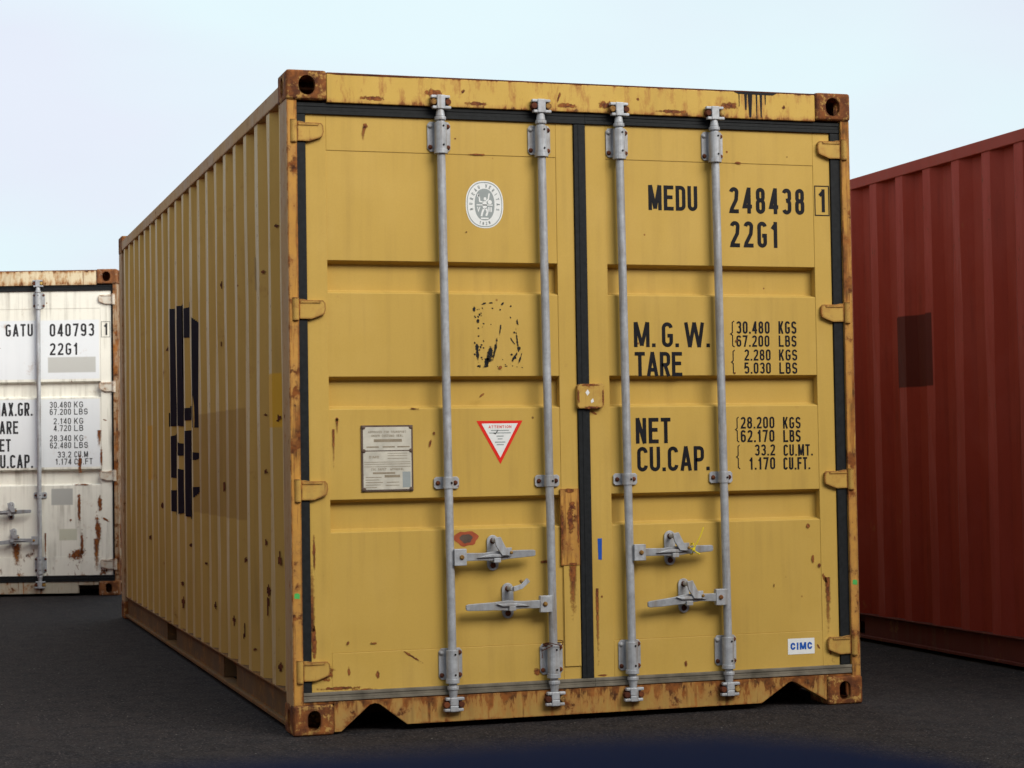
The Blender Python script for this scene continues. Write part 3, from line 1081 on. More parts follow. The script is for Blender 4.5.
            for sx in (-1, 1):
                for sz in (-1, 1):
                    b.bolt(x + sx * .037, .0235, z + sz * (hh - .018), .0095, 'rustbolt' if (sx, sz) != (-1, 1) or key == 'white' else 'galv')
            for sz in (-1, 1):
                b.tube((x + .006, YR0 - .0262, z + sz * (hh - .022)), (x + .006, YR0 - .020, z + sz * (hh - .022)), .0042, 'hole', 8)
            b.build('rod_bracket', door, bevel=0.0015)
        zm = .966 if key == 'yellow' else .80
        x = RX(zm)
        b = MB()
        pol = [(x - .052, zm - .016), (x - .044, zm - .024), (x + .044, zm - .024), (x + .052, zm - .016), (x + .052, zm + .016), (x + .044, zm + .024), (x - .044, zm + .024), (x - .052, zm + .016)]
        b.prism(pol, 'y', .0235, .0292, g2)
        b.tube((x, YR0 + .001, zm - .023), (x, YR0 + .001, zm + .023), .0205, g2, 18)
        b.box(x - .018, x + .018, .008, .0234, zm - .020, zm + .020, g2)
        b.bolt(x - .036, .0235, zm, .0095, 'rustbolt')
        b.bolt(x + .036, .0235, zm, .0095, 'rustbolt')
        b.tube((x + .008, YR0 - .022, zm), (x + .008, YR0 - .016, zm), .0045, 'hole', 8)
        b.build('rod_bracket', door, bevel=0.0015)
    # handles (hub on the rod, bar, catch on the door)
    hs = [(.630, 1, .672, .982, .820, .683), (1.052, -1, .475, .690, .880, .490), (1.389, 1, .668, 1.752, 1.582, .680), (1.814, -1, .474, 1.460, 1.640, .482)]
    if key == 'white':
        hs[3] = (1.814, -1, .445, 1.460, 1.600, .470)
    if key != 'red':
        for i, (rx, sg, hz, xe, cx, cz) in enumerate(hs):
            door = doors[rods[i][1]]
            rxx = rx + (.010 * (1.25 - hz) / 1.25 if key == 'yellow' else 0)
            b = MB()
            h0, h1 = sorted((rxx + sg * .010, rxx + sg * .060))
            b.box(h0, h1, -.034, -.010, hz - .033, hz + .033, 'galv')
            b.box(h0 + .004, h1 - .004, -.010, .004, hz - .028, hz + .028, 'galv')
            b.bolt(rxx + sg * .040, -.034, hz, .010, 'rustyel')
            s0 = rxx + sg * .058
            ln = xe - s0
            dz = .008 if i in (0, 2) else -.003
            if i == 3:
                dz = -.018
            pts = [(0, .016, 0), (.25, .015, -.1), (.45, .020, 0.1), (.62, .016, .5), (.80, .015, .8), (.97, .013, 1.0), (1.0, .009, 1.0)]
            up = [(s0 + ln * a, hz + dz * c + hh) for a, hh, c in pts]
            dn = [(s0 + ln * a, hz + dz * c - hh) for a, hh, c in pts][::-1]
            b.prism(up + dn, 'y', -.031, -.020, 'galv_dark')
            # raised grip web
            b.prism([(s0 + ln * .15, hz - .004), (s0 + ln * .32, hz + .008), (s0 + ln * .60, hz + .008), (s0 + ln * .52, hz - .003)], 'y', -.040, -.0312, 'galv')
            b.build('door_handle', door, bevel=0.002)
            b = MB()
            b.prism(stadium(cx, cz, .048, .142, 8), 'y', .0240, .0292, 'galv')
            b.bolt(cx, .0240, cz + .048, .012, 'rustbolt')
            b.bolt(cx, .0240, cz - .050, .012, 'rustbolt')
            b.box(cx - .016, cx + .016, -.019, .0238, cz - .034, cz - .020, 'galv')
            b.box(cx - .014, cx + .014, -.040, -.019, cz - .036, cz - .018, 'galv')
            if i == 1:
                arm = [(cx + .004, cz + .040), (cx + .040, cz + .050), (cx + .072, cz + .078), (cx + .060, cz + .092), (cx + .034, cz + .068), (cx + .004, cz + .060)]
            else:
                arm = [(cx - .014, cz + .062), (cx + .012, cz + .066), (cx + .034, cz + .022), (cx + .058, cz + .022), (cx + .056, cz - .010), (cx + .018, cz - .008), (cx - .006, cz + .028)]
            b.prism(arm, 'y', -.046, -.036, 'galv')
            b.tube((cx + .002, -.036, cz + .050), (cx + .002, .0238, cz + .050), .009, 'galv')
            b.bolt(arm[4][0], -.046, arm[4][1] + .012, .007, 'rustyel', h=.006)
            b.build('handle_catch', door, bevel=0.0015)
    return root, doors


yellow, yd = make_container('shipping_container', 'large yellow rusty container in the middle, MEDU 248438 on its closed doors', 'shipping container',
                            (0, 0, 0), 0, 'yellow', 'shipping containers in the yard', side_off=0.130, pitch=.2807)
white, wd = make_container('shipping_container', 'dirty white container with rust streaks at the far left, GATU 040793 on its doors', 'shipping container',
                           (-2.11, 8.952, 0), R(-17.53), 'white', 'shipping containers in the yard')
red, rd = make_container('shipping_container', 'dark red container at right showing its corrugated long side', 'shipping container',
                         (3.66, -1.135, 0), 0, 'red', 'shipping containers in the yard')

# unseen red containers beside and behind the camera, added to shade the lower walls
def copy_tree(o, parent=None):
    c = o.copy()
    COL.objects.link(c)
    c.parent = parent
    for ch in o.children:
        copy_tree(ch, c)
    return c


SHADE_BLOCKERS = [(-5.5, -1.6, 0, 'container left of the camera'), (-5.5, 4.8, 0, 'container further along on the left')]
ORD = ['first', 'second', 'third', 'fourth', 'fifth', 'sixth', 'seventh', 'eighth', 'ninth']
for i in range(9):
    for k, lev in enumerate(('bottom', 'middle', 'top')):
        SHADE_BLOCKERS.append((-5.6 + 2.6 * i, -17.8, 2.6 * k, lev + ' container of the ' + ORD[i] + ' stack from the left in the row behind the camera'))
for (x, y, z, where) in SHADE_BLOCKERS:
    c = copy_tree(red)
    c.location = (x, y, z)
    c['label'] = 'unseen, added for shade: red ' + where

# ------------------------------------------------------------------ lettering on the yellow doors
YT = .0316
t = MB()
for (s_, a, b_, c, d_) in [('MEDU', 1.518, 2.076, 1.737, 2.18), ('248438', 1.882, 2.071, 2.228, 2.181), ('22G1', 1.883, 1.928, 2.104, 2.038)]:
    write(t, s_, a, b_, c, d_, YT, tk=.150, gap=.42 if s_ != 'MEDU' else .22)
write(t, '1', 2.291, 2.084, 2.331, 2.182, .0290, tk=.15)
for q in stroke2d([(2.277, 2.070), (2.342, 2.070), (2.342, 2.195), (2.277, 2.195)], True, .0022):
    t.face([(p.x, .0290, p.y) for p in q], 'ink')
for s_, a, b_ in (('M', 1.443, 1.512), ('.', 1.521, 1.540), ('G', 1.567, 1.616), ('.', 1.625, 1.644), ('W', 1.667, 1.757), ('.', 1.764, 1.783)):
    write(t, s_, a, 1.508, b_, 1.611, YT, tk=.150)
write(t, 'TARE', 1.445, 1.387, 1.655, 1.488, YT, tk=.150, gap=.16)
write(t, 'NET', 1.444, 1.111, 1.598, 1.216, YT, tk=.150, gap=.24)
write(t, 'CU.CAP.', 1.448, .996, 1.770, 1.097, YT, tk=.150, gap=.20)
for (s_, a, b_, c, d_) in [('30.480', 1.903, 1.565, 2.055, 1.617), ('KGS', 2.096, 1.565, 2.179, 1.618), ('67.200', 1.902, 1.51, 2.053, 1.558), ('LBS', 2.096, 1.51, 2.178, 1.558),
                           ('2.280', 1.937, 1.452, 2.057, 1.499), ('KGS', 2.096, 1.452, 2.18, 1.499), ('5.030', 1.936, 1.397, 2.057, 1.444), ('LBS', 2.096, 1.396, 2.179, 1.444),
                           ('28.200', 1.914, 1.167, 2.068, 1.216), ('KGS', 2.108, 1.165, 2.189, 1.214), ('62.170', 1.913, 1.11, 2.067, 1.161), ('LBS', 2.108, 1.108, 2.188, 1.159),
                           ('33.2', 1.976, 1.053, 2.069, 1.1), ('CU.MT.', 2.108, 1.05, 2.243, 1.098), ('1.170', 1.949, .995, 2.068, 1.046), ('CU.FT.', 2.106, .992, 2.229, 1.044)]:
    write(t, s_, a, b_, c, d_, YT, tk=.155, gap=.30)
for (x0, z1, x1, z0) in ((1.876, 1.618, 1.893, 1.509), (1.878, 1.496, 1.893, 1.396), (1.890, 1.216, 1.905, 1.111), (1.892, 1.099, 1.907, .999)):
    brace(t, x0, z0, x1, z1, YT)
lt = t.build('lettering', yd[1], recalc=False)
lt['label'] = 'black stencilled numbers and weights'

# oval emblem
t = MB()
cx, cz = .810, 2.082


def ell(rx, rz, y, mat, n=40, r0=None, pw=2.3):
    def P(a, k):
        c, s_ = math.cos(a), math.sin(a)
        return (cx + math.copysign(abs(c) ** (2 / pw), c) * rx * k, y, cz + math.copysign(abs(s_) ** (2 / pw), s_) * rz * k)
    if r0 is None:
        t.face([P(2 * math.pi * i / n, 1) for i in range(n)], mat)
    else:
        for i in range(n):
            a, b_ = 2 * math.pi * i / n, 2 * math.pi * (i + 1) / n
            t.face([P(a, r0), P(a, 1), P(b_, 1), P(b_, r0)], mat)


ell(.079, .096, YT + .0001, 'decal_white')
ell(.0745, .0915, YT - .0002, 'decal_grey', r0=.955)
ell(.0415, .0640, YT - .0002, 'decal_grey')


def around(text, a0, a1, rx, rz, h, flip=False):
    n = len(text)
    for i, c in enumerate(text):
        if c == ' ':
            continue
        a = R(a0 + (a1 - a0) * (i / (n - 1)))
        px, pz = cx + rx * math.cos(a), cz + rz * math.sin(a)
        th = a - math.pi / 2 + (math.pi if flip else 0)
        w = h * .55 * WID.get(c, 1)
        for pts, cl in glyph(c, w / h, .2):
            for q in stroke2d(pts, cl, .1):
                t.face([(px + (p.x * h - w / 2) * math.cos(th) - (p.y * h - h / 2) * math.sin(th), YT - .0004, pz + (p.x * h - w / 2) * math.sin(th) + (p.y * h - h / 2) * math.cos(th)) for p in q], 'decal_grey')


around('BUREAU VERITAS', 195, -15, .057, .076, .014)
around('1828', 250, 290, .057, .077, .013, True)


def blob(pts, mat='decal_white', y=YT - .0005):
    t.face([(cx + a, y, cz + b_) for a, b_ in pts], mat)


# seated figure with raised arms, scales and globe, in plain white shapes
blob([(-.008, .012), (.006, .014), (.010, .000), (.008, -.016), (-.006, -.018), (-.009, -.004)])
t.face([(cx + .002 + .006 * math.cos(R(k * 36)), YT - .0006, cz + .023 + .007 * math.sin(R(k * 36))) for k in range(10)], 'decal_white')
for seg, w in (([(-.006, .010), (-.020, .012), (-.024, .040)], .0028), ([(.006, .012), (.016, .022), (.020, .045)], .0028), ([(-.003, -.016), (-.010, -.032), (-.014, -.048)], .004),
               ([(.005, -.014), (.012, -.030), (.006, -.046)], .004), ([(-.034, -.002), (.034, -.002)], .0022), ([(-.026, .030), (-.026, .042)], .004),
               ([(-.030, -.010), (-.026, -.028), (-.020, -.010)], .0020), ([(.016, -.010), (.016, -.030)], .002), ([(.022, -.010), (.022, -.030)], .002), ([(.028, -.010), (.028, -.030)], .002), ([(-.016, -.056), (.016, -.056)], .003)):
    for q in stroke2d(seg, False, w):
        t.face([(cx + p.x, YT - .0005, cz + p.y) for p in q], 'decal_white')
t.face([(cx + .022 + .009 * math.cos(R(k * 30)), YT - .0006, cz + .010 + .009 * math.sin(R(k * 30))) for k in range(12)], 'decal_white')
t.build('emblem_decal', yd[0], recalc=False)

# torn remains of a black label
t = MB()
rr = random.Random(4)
for (x, z, w, h, a) in [(.845, 1.50, .018, .15, -12), (.822, 1.475, .040, .12, -12), (.808, 1.445, .040, .06, -8), (.868, 1.58, .010, .10, -8), (.938, 1.54, .012, .12, 6), (.945, 1.500, .024, .035, 0),
                        (.925, 1.465, .018, .09, -32), (.950, 1.460, .012, .06, -20), (.770, 1.49, .022, .13, 4), (.760, 1.66, .018, .03, 0), (.80, 1.682, .030, .012, 20), (.83, 1.685, .030, .010, 0), (.88, 1.683, .026, .012, 40),
                        (.775, 1.61, .022, .028, 0), (.940, 1.61, .014, .04, 0), (.92, 1.53, .012, .05, 35), (.78, 1.43, .012, .02, 0), (.89, 1.43, .02, .008, 0)]:
    t.stain(x, z, w, h, YT - .0002, 'inkspot', a)
for i in range(46):
    side_ = rr.random()
    x = .765 + rr.uniform(-.01, .03) if side_ < .45 else (.94 + rr.uniform(-.03, .02) if side_ < .75 else rr.uniform(.76, .95))
    t.stain(x, rr.uniform(1.42, 1.69), rr.uniform(.006, .014), rr.uniform(.006, .016), YT - .0003 - i * 1e-6, 'inkspot', rr.uniform(0, 90))
t.build('label_remains', yd[0], recalc=False)

# data plate
t = MB()
x0, x1, z0, z1 = .288, .497, .938, 1.198
t.box(x0, x1, .0265, .0322, z0, z1, 'plate_edge')
t.box(x0 + .007, x1 - .007, .0255, .0264, z0 + .007, z1 - .100 - .003, 'plate')
t.box(x0 + .007, x1 - .007, .0255, .0264, z1 - .100 + .001, z1 - .007, 'plate')
yy = .0251
write(t, 'APPROVED FOR TRANSPORT', x0 + .028, z1 - .031, x1 - .028, z1 - .022, yy, 'plate_print', tk=.16)
write(t, 'UNDER CUSTOMS SEAL', x0 + .040, z1 - .046, x1 - .040, z1 - .037, yy, 'plate_print', tk=.16)
t.face([(x0 + .05, yy, z1 - .066), (x1 - .045, yy, z1 - .066), (x1 - .045, yy, z1 - .055), (x0 + .05, yy, z1 - .055)], 'plate_print')
for xa, xb, za in ((.02, .07, .088), (.085, .135, .088), (.145, .195, .088)):
    t.face([(x0 + xa, yy, z1 - za), (x0 + xb, yy, z1 - za), (x0 + xb, yy, z1 - za + .005), (x0 + xa, yy, z1 - za + .005)], 'plate_print')
for k, za in enumerate((.112, .121, .132, .146, .154, .164)):
    xa, xb = ((.105, .185) if k < 3 else (.010, .198))
    t.face([(x0 + xa, yy, z1 - za), (x0 + xb, yy, z1 - za), (x0 + xb, yy, z1 - za + .0018), (x0 + xa, yy, z1 - za + .0018)], 'plate_print')
write(t, 'CIMC', x0 + .03, z1 - .130, x0 + .07, z1 - .120, yy, 'plate_print', tk=.2)
write(t, 'CSC SAFETY APPROVAL', x0 + .038, z1 - .178, x1 - .038, z1 - .169, yy, 'plate_print', tk=.16)
for (xa, xb, za, h) in ((.045, .135, .192, .007), (.092, .155, .206, .010), (.015, .080, .206, .0025), (.015, .070, .216, .0025), (.015, .085, .226, .0025), (.10, .15, .226, .0025), (.015, .075, .236, .0025), (.095, .152, .238, .0025), (.015, .060, .246, .0025), (.165, .197, .246, .062)):
    t.face([(x0 + xa, yy, z1 - za), (x0 + xb, yy, z1 - za), (x0 + xb, yy, z1 - za + h), (x0 + xa, yy, z1 - za + h)], 'plate_print' if xa < .16 else 'decal_grey')
for (x, z) in ((x0 + .009, z0 + .008), (x1 - .009, z0 + .008), (x0 + .009, z1 - .008), (x1 - .009, z1 - .008), (x0 + .009, z1 - .101), (x1 - .009, z1 - .101)):
    t.bolt(x, .0264, z, .0085, 'plate_edge', h=.004)
t.build('data_plate', yd[0], recalc=False)

# warning triangle
t = MB()
t.face([(.762, YT, 1.211), (.956, YT, 1.211), (.860, YT, 1.037)][::-1], 'decal_red')
t.face([(.783, YT - .0004, 1.200), (.935, YT - .0004, 1.200), (.860, YT - .0004, 1.063)][::-1], 'decal_white')
write(t, 'ATTENTION', .812, 1.181, .908, 1.192, YT - .0008, 'decal_red', tk=.18)
for (a, b_, z) in ((.822, .898, 1.170), (.815, .905, 1.160), (.845, .875, 1.147), (.850, .870, 1.136), (.838, .882, 1.123), (.845, .875, 1.113)):
    t.face([(a, YT - .0008, z), (b_, YT - .0008, z), (b_, YT - .0008, z + .004), (a, YT - .0008, z + .004)], 'decal_grey')
for q in stroke2d([(.833, 1.162), (.840, 1.158), (.852, 1.174)], False, .0015):
    t.face([(p.x, YT - .001, p.y) for p in q], 'ink')
t.build('warning_sticker', yd[0], recalc=False)

# maker's sticker
t = MB()
YS = .0292
t.face([(2.108, YS, .217), (2.231, YS, .217), (2.231, YS, .283), (2.108, YS, .283)], 'decal_white')
write(t, 'CIMC', 2.120, .236, 2.220, .266, YS - .0004, 'decal_blue', tk=.26, gap=.22)
t.stain(2.248, .247, .012, .04, YS, 'spot', 30)
t.build('maker_sticker', yd[1], recalc=False)
t = MB()
t.face([(1.270, YS, .642), (1.285, YS, .640), (1.287, YS, .727), (1.268, YS, .727)], 'tape')
t.build('blue_tape', yd[1], recalc=False)
t = MB()
for (rw, rh, mat, y) in ((.050, .030, 'orange', YT), (.026, .018, 'plate_edge', YT - .0004)):
    cx0 = .712
    t.face([(cx0 + rw * math.cos(R(k * 20)) * (1 + .15 * math.sin(k)), y, .742 + rh * math.sin(R(k * 20)) * (1 + .12 * math.cos(2 * k))) for k in range(18)], mat)
t.build('paint_mark', yd[0], recalc=False)

# cover strip and customs catch between the doors
t = MB()
t.box(1.1190, 1.1880, .0245, .0297, .215, .622, 'yellow')
t.box(1.1080, 1.1885, .0215, .0297, .6222, .932, 'yellow_post')
t.stain(1.148, .925, .080, .030, .0208, 'spot')
t.stain(1.114, .78, .018, .30, .0208, 'spot')
t.stain(1.15, .80, .05, .16, .0206, 'spot')
t.stain(1.182, .78, .014, .30, .0208, 'spot')
t.stain(1.156, .628, .066, .018, .0208, 'spot')
t.stain(1.157, .50, .045, .24, .0238, 'drip')
t.stain(1.157, .86, .05, .06, .0208, 'spot')
t.build('cover_strip', yd[0], bevel=.0012, recalc=False)
t = MB()
t.prism([(1.190, 1.256), (1.290, 1.258), (1.300, 1.270), (1.300, 1.350), (1.290, 1.358), (1.192, 1.356), (1.183, 1.345), (1.183, 1.268)], 'y', .006, .0285, 'yellow_hinge')
t.face([(1.218, .0052, 1.322), (1.228, .0052, 1.334), (1.236, .0052, 1.320), (1.226, .0052, 1.308)], 'decal_white')
t.face([(1.240, .0052, 1.288), (1.250, .0052, 1.298), (1.254, .0052, 1.284), (1.243, .0052, 1.278)], 'decal_white')
for (x, z, w, h) in ((1.240, 1.352, .11, .016), (1.240, 1.261, .11, .018), (1.188, 1.306, .014, .10), (1.294, 1.306, .014, .10)):
    t.stain(x, z, w, h, .0050, 'spot')
t.build('customs_catch', yd[0], bevel=.004)

# ------------------------------------------------------------------ logo on the yellow side, laid on the corrugation
LOGO = [[(3.436, 1.916), (3.207, 1.902), (3.253, 1.261), (3.484, 1.256)], [(3.15, 1.91), (2.937, 1.902), (2.96, 1.239), (3.178, 1.259)], [(2.90, 1.873), (2.655, 1.895), (2.660, 1.712), (2.90, 1.72)],
        [(2.674, 1.86), (2.543, 1.78), (2.521, 1.618), (2.531, 1.315), (2.444, 1.31), (2.449, 1.234), (2.648, 1.237), (2.643, 1.302), (2.635, 1.738), (2.678, 1.773)],
        [(3.598, 1.323), (3.465, 1.341), (3.471, 1.256), (3.563, 1.258)], [(2.905, 1.344), (2.65, 1.351), (2.65, 1.287), (2.91, 1.278)],
        [(3.462, 1.198), (3.255, 1.225), (3.135, 1.161), (2.967, 1.146), (2.983, 1.093), (3.19, 1.093), (3.223, 1.145), (3.237, .957), (3.478, .976)],
        [(3.484, .903), (3.229, .898), (3.182, 1.029), (2.978, .993), (2.968, .802), (3.213, .767), (3.492, .79)],
        [(2.914, 1.222), (2.68, 1.233), (2.67, 1.108), (2.757, 1.043), (2.71, .913), (2.641, .761), (2.875, .771), (2.931, .977)],
        [(2.668, 1.116), (2.459, 1.099), (2.57, 1.068), (2.682, 1.076)], [(2.681, .927), (2.503, .932), (2.584, .875), (2.699, .833)]]


def zspans(poly, y):
    c = []
    for (y0, z0), (y1, z1) in zip(poly, poly[1:] + poly[:1]):
        if (y0 <= y < y1) or (y1 <= y < y0):
            c.append(z0 + (z1 - z0) * (y - y0) / (y1 - y0))
    c.sort()
    return list(zip(c[::2], c[1::2]))


def side_decal(name, polys, mat, parent, step=.012):
    pr = side_profile(.130, .2807)
    def depth(yy):
        for (d0, a), (d1, b_) in zip(pr, pr[1:]):
            if a <= yy <= b_:
                return d0 + (d1 - d0) * (yy - a) / max(1e-9, b_ - a)
        return 0
    br = [p[1] for p in pr]
    lo = min(p[0] for q in polys for p in q)
    hi = max(p[0] for q in polys for p in q)
    ys = sorted(set([b_ for b_ in br if lo < b_ < hi] + [lo + i * step for i in range(int((hi - lo) / step) + 2)]))
    t = MB()
    for a, b_ in zip(ys, ys[1:]):
        mid = (a + b_) / 2
        if name == 'company_logo' and .05 < ((mid - .130) / .2807) % 1 < .26:
            continue                                      # logo left off the outer crests
        sp = sorted(s_ for p in polys for s_ in zspans(p, mid))
        mg = []
        for s_ in sp:
            if mg and s_[0] <= mg[-1][1]:
                mg[-1] = (mg[-1][0], max(mg[-1][1], s_[1]))
            else:
                mg.append(s_)
        xa, xb = .010 + depth(a) * .036 - .0042, .010 + depth(b_) * .036 - .0042
        for z0, z1 in mg:
            t.face([(xa, a, z0), (xa, a, z1), (xb, b_, z1), (xb, b_, z0)], mat)
    return t.build(name, parent, recalc=False)


lg = side_decal('company_logo', [[(y * 1.0069 + .050, z) for y, z in q] for q in LOGO], 'logo', yellow)
lg['label'] = 'large black painted company letters'
rr = random.Random(11)
spots = []
for (y, z, w, h) in [(.64, 1.256, .05, .020), (.45, 1.235, .035, .05), (.60, .52, .045, .085), (.60, .72, .03, .04), (.47, .66, .03, .09), (.88, .25, .05, .02), (.45, .235, .05, .06), (3.24, .40, .09, .035), (3.2, .30, .05, .09), (2.32, .55, .03, .03), (1.20, .62, .03, .05),
                     (.60, 1.02, .03, .03), (.45, 2.02, .05, .025), (.62, 1.86, .06, .02), (1.75, 1.90, .018, .12), (1.77, 1.62, .02, .07), (1.46, .33, .03, .06), (1.16, .30, .02, .12), (2.90, .62, .04, .03), (4.1, .8, .05, .06), (3.8, 1.7, .05, .04), (2.03, .36, .03, .05), (1.76, .95, .02, .10), (4.6, .6, .06, .05), (.72, .45, .02, .16)]:
    y = .100 + .2807 * round((y - .100) / .2807) + rr.uniform(-.008, .008)
    w, h = min(w, .040) * .62, h * .62
    spots.append([(y + w / 2 * math.cos(R(k * 30)) * rr.uniform(.4, 1.2), z + h / 2 * math.sin(R(k * 30)) * rr.uniform(.4, 1.5)) for k in range(12)])
dec = side_decal('rust_stain', spots, 'rustbolt', yellow, step=.006)
panel = [c for c in yellow.children if c.name.startswith('side_panel')][0]     # the stains are surface of the panel itself
me0 = panel.data
me0.materials.append(M['rustbolt'])
bm = bmesh.new()
bm.from_mesh(me0)
n0 = len(bm.faces)
bm.from_mesh(dec.data)
bm.faces.ensure_lookup_table()
for f_ in bm.faces[n0:]:
    f_.material_index = len(me0.materials) - 1
bm.to_mesh(me0)
bm.free()
bpy.data.objects.remove(dec)
side_decal('painted_line', [[(.775, 1.93), (.758, 1.93), (.758, 1.79), (.775, 1.79)]], 'logo', yellow)

# ------------------------------------------------------------------ small loose things on the yellow doors
t = MB()
hx, hz, hy = 1.655, .676, -.026
loop = [(hx, hy - .020, hz - .012), (hx + .004, hy - .022, hz + .004), (hx + .006, hy - .012, hz + .022), (hx + .006, hy + .010, hz + .022), (hx + .003, hy + .014, hz), (hx, hy + .010, hz - .022), (hx, hy - .008, hz - .022), (hx, hy - .020, hz - .012)]
t.path(loop, .0026, M.setdefault('tie', plain('yellow nylon', (0.75, 0.60, 0.03), .45)))
t.path([(hx, hy - .022, hz - .008), (hx + .012, hy - .030, hz + .022), (hx + .030, hy - .032, hz + .055), (hx + .045, hy - .028, hz + .088)], .0024, 'tie')
t.path([(hx - .012, hy - .022, hz + .004), (hx + .010, hy - .026, hz - .012), (hx + .028, hy - .024, hz - .022)], .0028, 'tie')
t.box(hx - .006, hx + .006, hy - .030, hy - .021, hz - .006, hz + .006, 'tie')
tag(t.build('cable_tie', smooth=True), 'thin yellow cable tie looped round the upper handle of the right door', 'cable tie')
t = MB()
wx, wz = 1.060, .318
pts = []
for i in range(34):
    a = i / 33 * 2 * math.pi * 1.7
    rad = .040 + .006 * math.sin(3 * a)
    pts.append((wx + rad * math.cos(a), -.004 + rad * .75 * math.sin(a), wz - .004 * i / 10 + .006 * math.sin(2 * a)))
pts += [(wx - .055, -.02, wz - .030), (wx - .050, -.012, wz - .06)]
t.path(pts, .0018, 'rustbolt', n=6)
tag(t.build('rusty_wire', smooth=True), 'thin rusty wire wound round the second locking rod just above its bottom bracket', 'wire')

# ------------------------------------------------------------------ lettering on the white door
YT = .0316
t = MB()
F = 'ink_faded'
write(t, 'GATU', 1.545, 2.065, 1.762, 2.164, YT, F, tk=.15, gap=.34)
write(t, '040793', 1.896, 2.060, 2.250, 2.162, YT, F, tk=.15, gap=.38)
write(t, '1', 2.325, 2.065, 2.362, 2.160, .0290, F, tk=.15)
for q in stroke2d([(2.308, 2.050), (2.376, 2.050), (2.376, 2.172), (2.308, 2.172)], True, .0018):
    t.face([(p.x, .0290, p.y) for p in q], F)
write(t, '22G1', 1.896, 1.912, 2.120, 2.008, YT, F, tk=.15, gap=.38)
write(t, 'MAX.GR.', 1.440, 1.432, 1.755, 1.538, YT, F, tk=.15, gap=.24)
write(t, 'TARE', 1.440, 1.290, 1.640, 1.392, YT, F, tk=.15, gap=.24)
write(t, 'NET', 1.440, 1.150, 1.580, 1.250, YT, F, tk=.15, gap=.24)
write(t, 'CU.CAP.', 1.440, 1.018, 1.755, 1.124, YT, F, tk=.15, gap=.24)
for (n_, u_, xa, z) in (('30.480', 'KG', 1.892, 1.492), ('67.200', 'LBS', 1.892, 1.436), ('2.140', 'KG', 1.922, 1.362), ('4.720', 'LB', 1.922, 1.306), ('28.340', 'KG', 1.892, 1.226), ('62.480', 'LBS', 1.892, 1.170), ('33.2', 'CU.M', 1.952, 1.096), ('1.174', 'CU.FT', 1.935, 1.040)):
    write(t, n_, xa, z, 2.060, z + .048, YT, F, tk=.14, gap=.34)
    write(t, u_, 2.085, z, 2.085 + .036 * len(u_.replace('.', '')), z + .048, YT, F, tk=.14, gap=.34)
t.build('lettering', wd[1], recalc=False)['label'] = 'faded dark grey numbers and weights'

# ------------------------------------------------------------------ dark blue car the photographer leans over
def car_materials():
    s = Sh('dark blue car paint')
    n = s.noise(600, 2)
    c = s.mix(s.rng(n, .4, .6), (0.0055, 0.0095, 0.029), (0.0065, 0.011, 0.034))
    s.done(c, 0.6, 0.0, 0.1)
    s.b.inputs['IOR'].default_value = 1.07
    M['carpaint'] = s.m
    s = Sh('car glass')
    s.done((0.02, 0.025, 0.025), 0.05, 0, 0.6)
    M['carglass'] = s.m
    M['tyre'] = plain('tyre rubber', (0.02, 0.02, 0.02), .85, var=.3)
    M['alloy'] = plain('alloy rim', (0.45, 0.46, 0.48), .35, .8, var=.1)
    M['cartrim'] = plain('black car trim', (0.02, 0.02, 0.022), .6, var=.2)
    s = Sh('lamp lens')
    s.done((0.75, 0.77, 0.8), 0.1, 0.4, 0.6)
    M['lamp'] = s.m
    s = Sh('rear lamp lens')
    s.done((0.35, 0.01, 0.01), 0.15, 0, 0.6)
    M['rearlamp'] = s.m


car_materials()
CFH = Vector((CF.x, CF.y, 0)).normalized()
CRH = Vector((CFH.y, -CFH.x, 0))
# car frame: +Y forward, the camera hangs over the right front wing at local (0.61, 1.20)
car_o = Vector((CP.x, CP.y, 0)) - CRH * 0.61 - CFH * 1.20
car = thing('parked_car', 'dark blue car whose blurred wing edge shows at the bottom of the frame', 'car', (car_o.x, car_o.y, 0), math.atan2(-CFH.x, CFH.y))
# half section, crest at x=.70: (x, z offset from crest height)
half = [(0.0, -.024), (.20, -.023), (.38, -.0160), (.50, -.0095), (.58, -.0050), (.64, -.0015), (.70, 0.0), (.74, -.003), (.785, -.010), (.82, -.024), (.85, -.055), (.875, -.110), (.888, -.180), (.895, -.300), (.890, -.50), (.865, -.66), (.80, -.70), (.40, -.71), (0, -.71)]
stat = [(-2.20, .66, .86), (-2.17, .80, .93), (-2.10, .90, .97), (-1.9, .945, .99), (-1.4, .965, 1.0), (-.6, .965, 1.0), (.2, .965, 1.0), (.9, .968, 1.0), (1.4, .973, 1.0), (1.75, .9735, .995), (1.90, .9725, .99), (1.98, .968, .985), (2.06, .948, .975), (2.14, .895, .955), (2.20, .82, .93), (2.24, .72, .90), (2.26, .62, .86)]
b = MB()
rows = []
for (y, zc, sx) in [(a, b_ + .0055, c) for a, b_, c in stat]:
    pts = []
    for (x, dz) in half:
        z = zc + dz * (1 if dz > -.31 else 1)
        z = max(z, .262 + (.04 if abs(y) > 2.1 else 0))
        pts.append((x * sx, z))
    full = [(x, z) for x, z in pts] + [(-x, z) for x, z in pts[-2:0:-1]]
    bow = [y - (.10 * (x / .9) ** 2 if y > 1.5 else 0) * min(1, max(0, (y - 1.9) / .25)) for x, z in full]
    rows.append([(x, yy, z) for (x, z), yy in zip(full, bow)])
n = len(rows[0])
v = [p for r_ in rows for p in r_]
f = [(i * n + j, (i + 1) * n + j, (i + 1) * n + (j + 1) % n, i * n + (j + 1) % n) for i in range(len(rows) - 1) for j in range(n)]
f += [tuple(range(n)), tuple(range((len(rows) - 1) * n, len(rows) * n))[::-1]]
b.faces(v, f, 'carpaint')
body_me = mesh_of(b)
cut = []
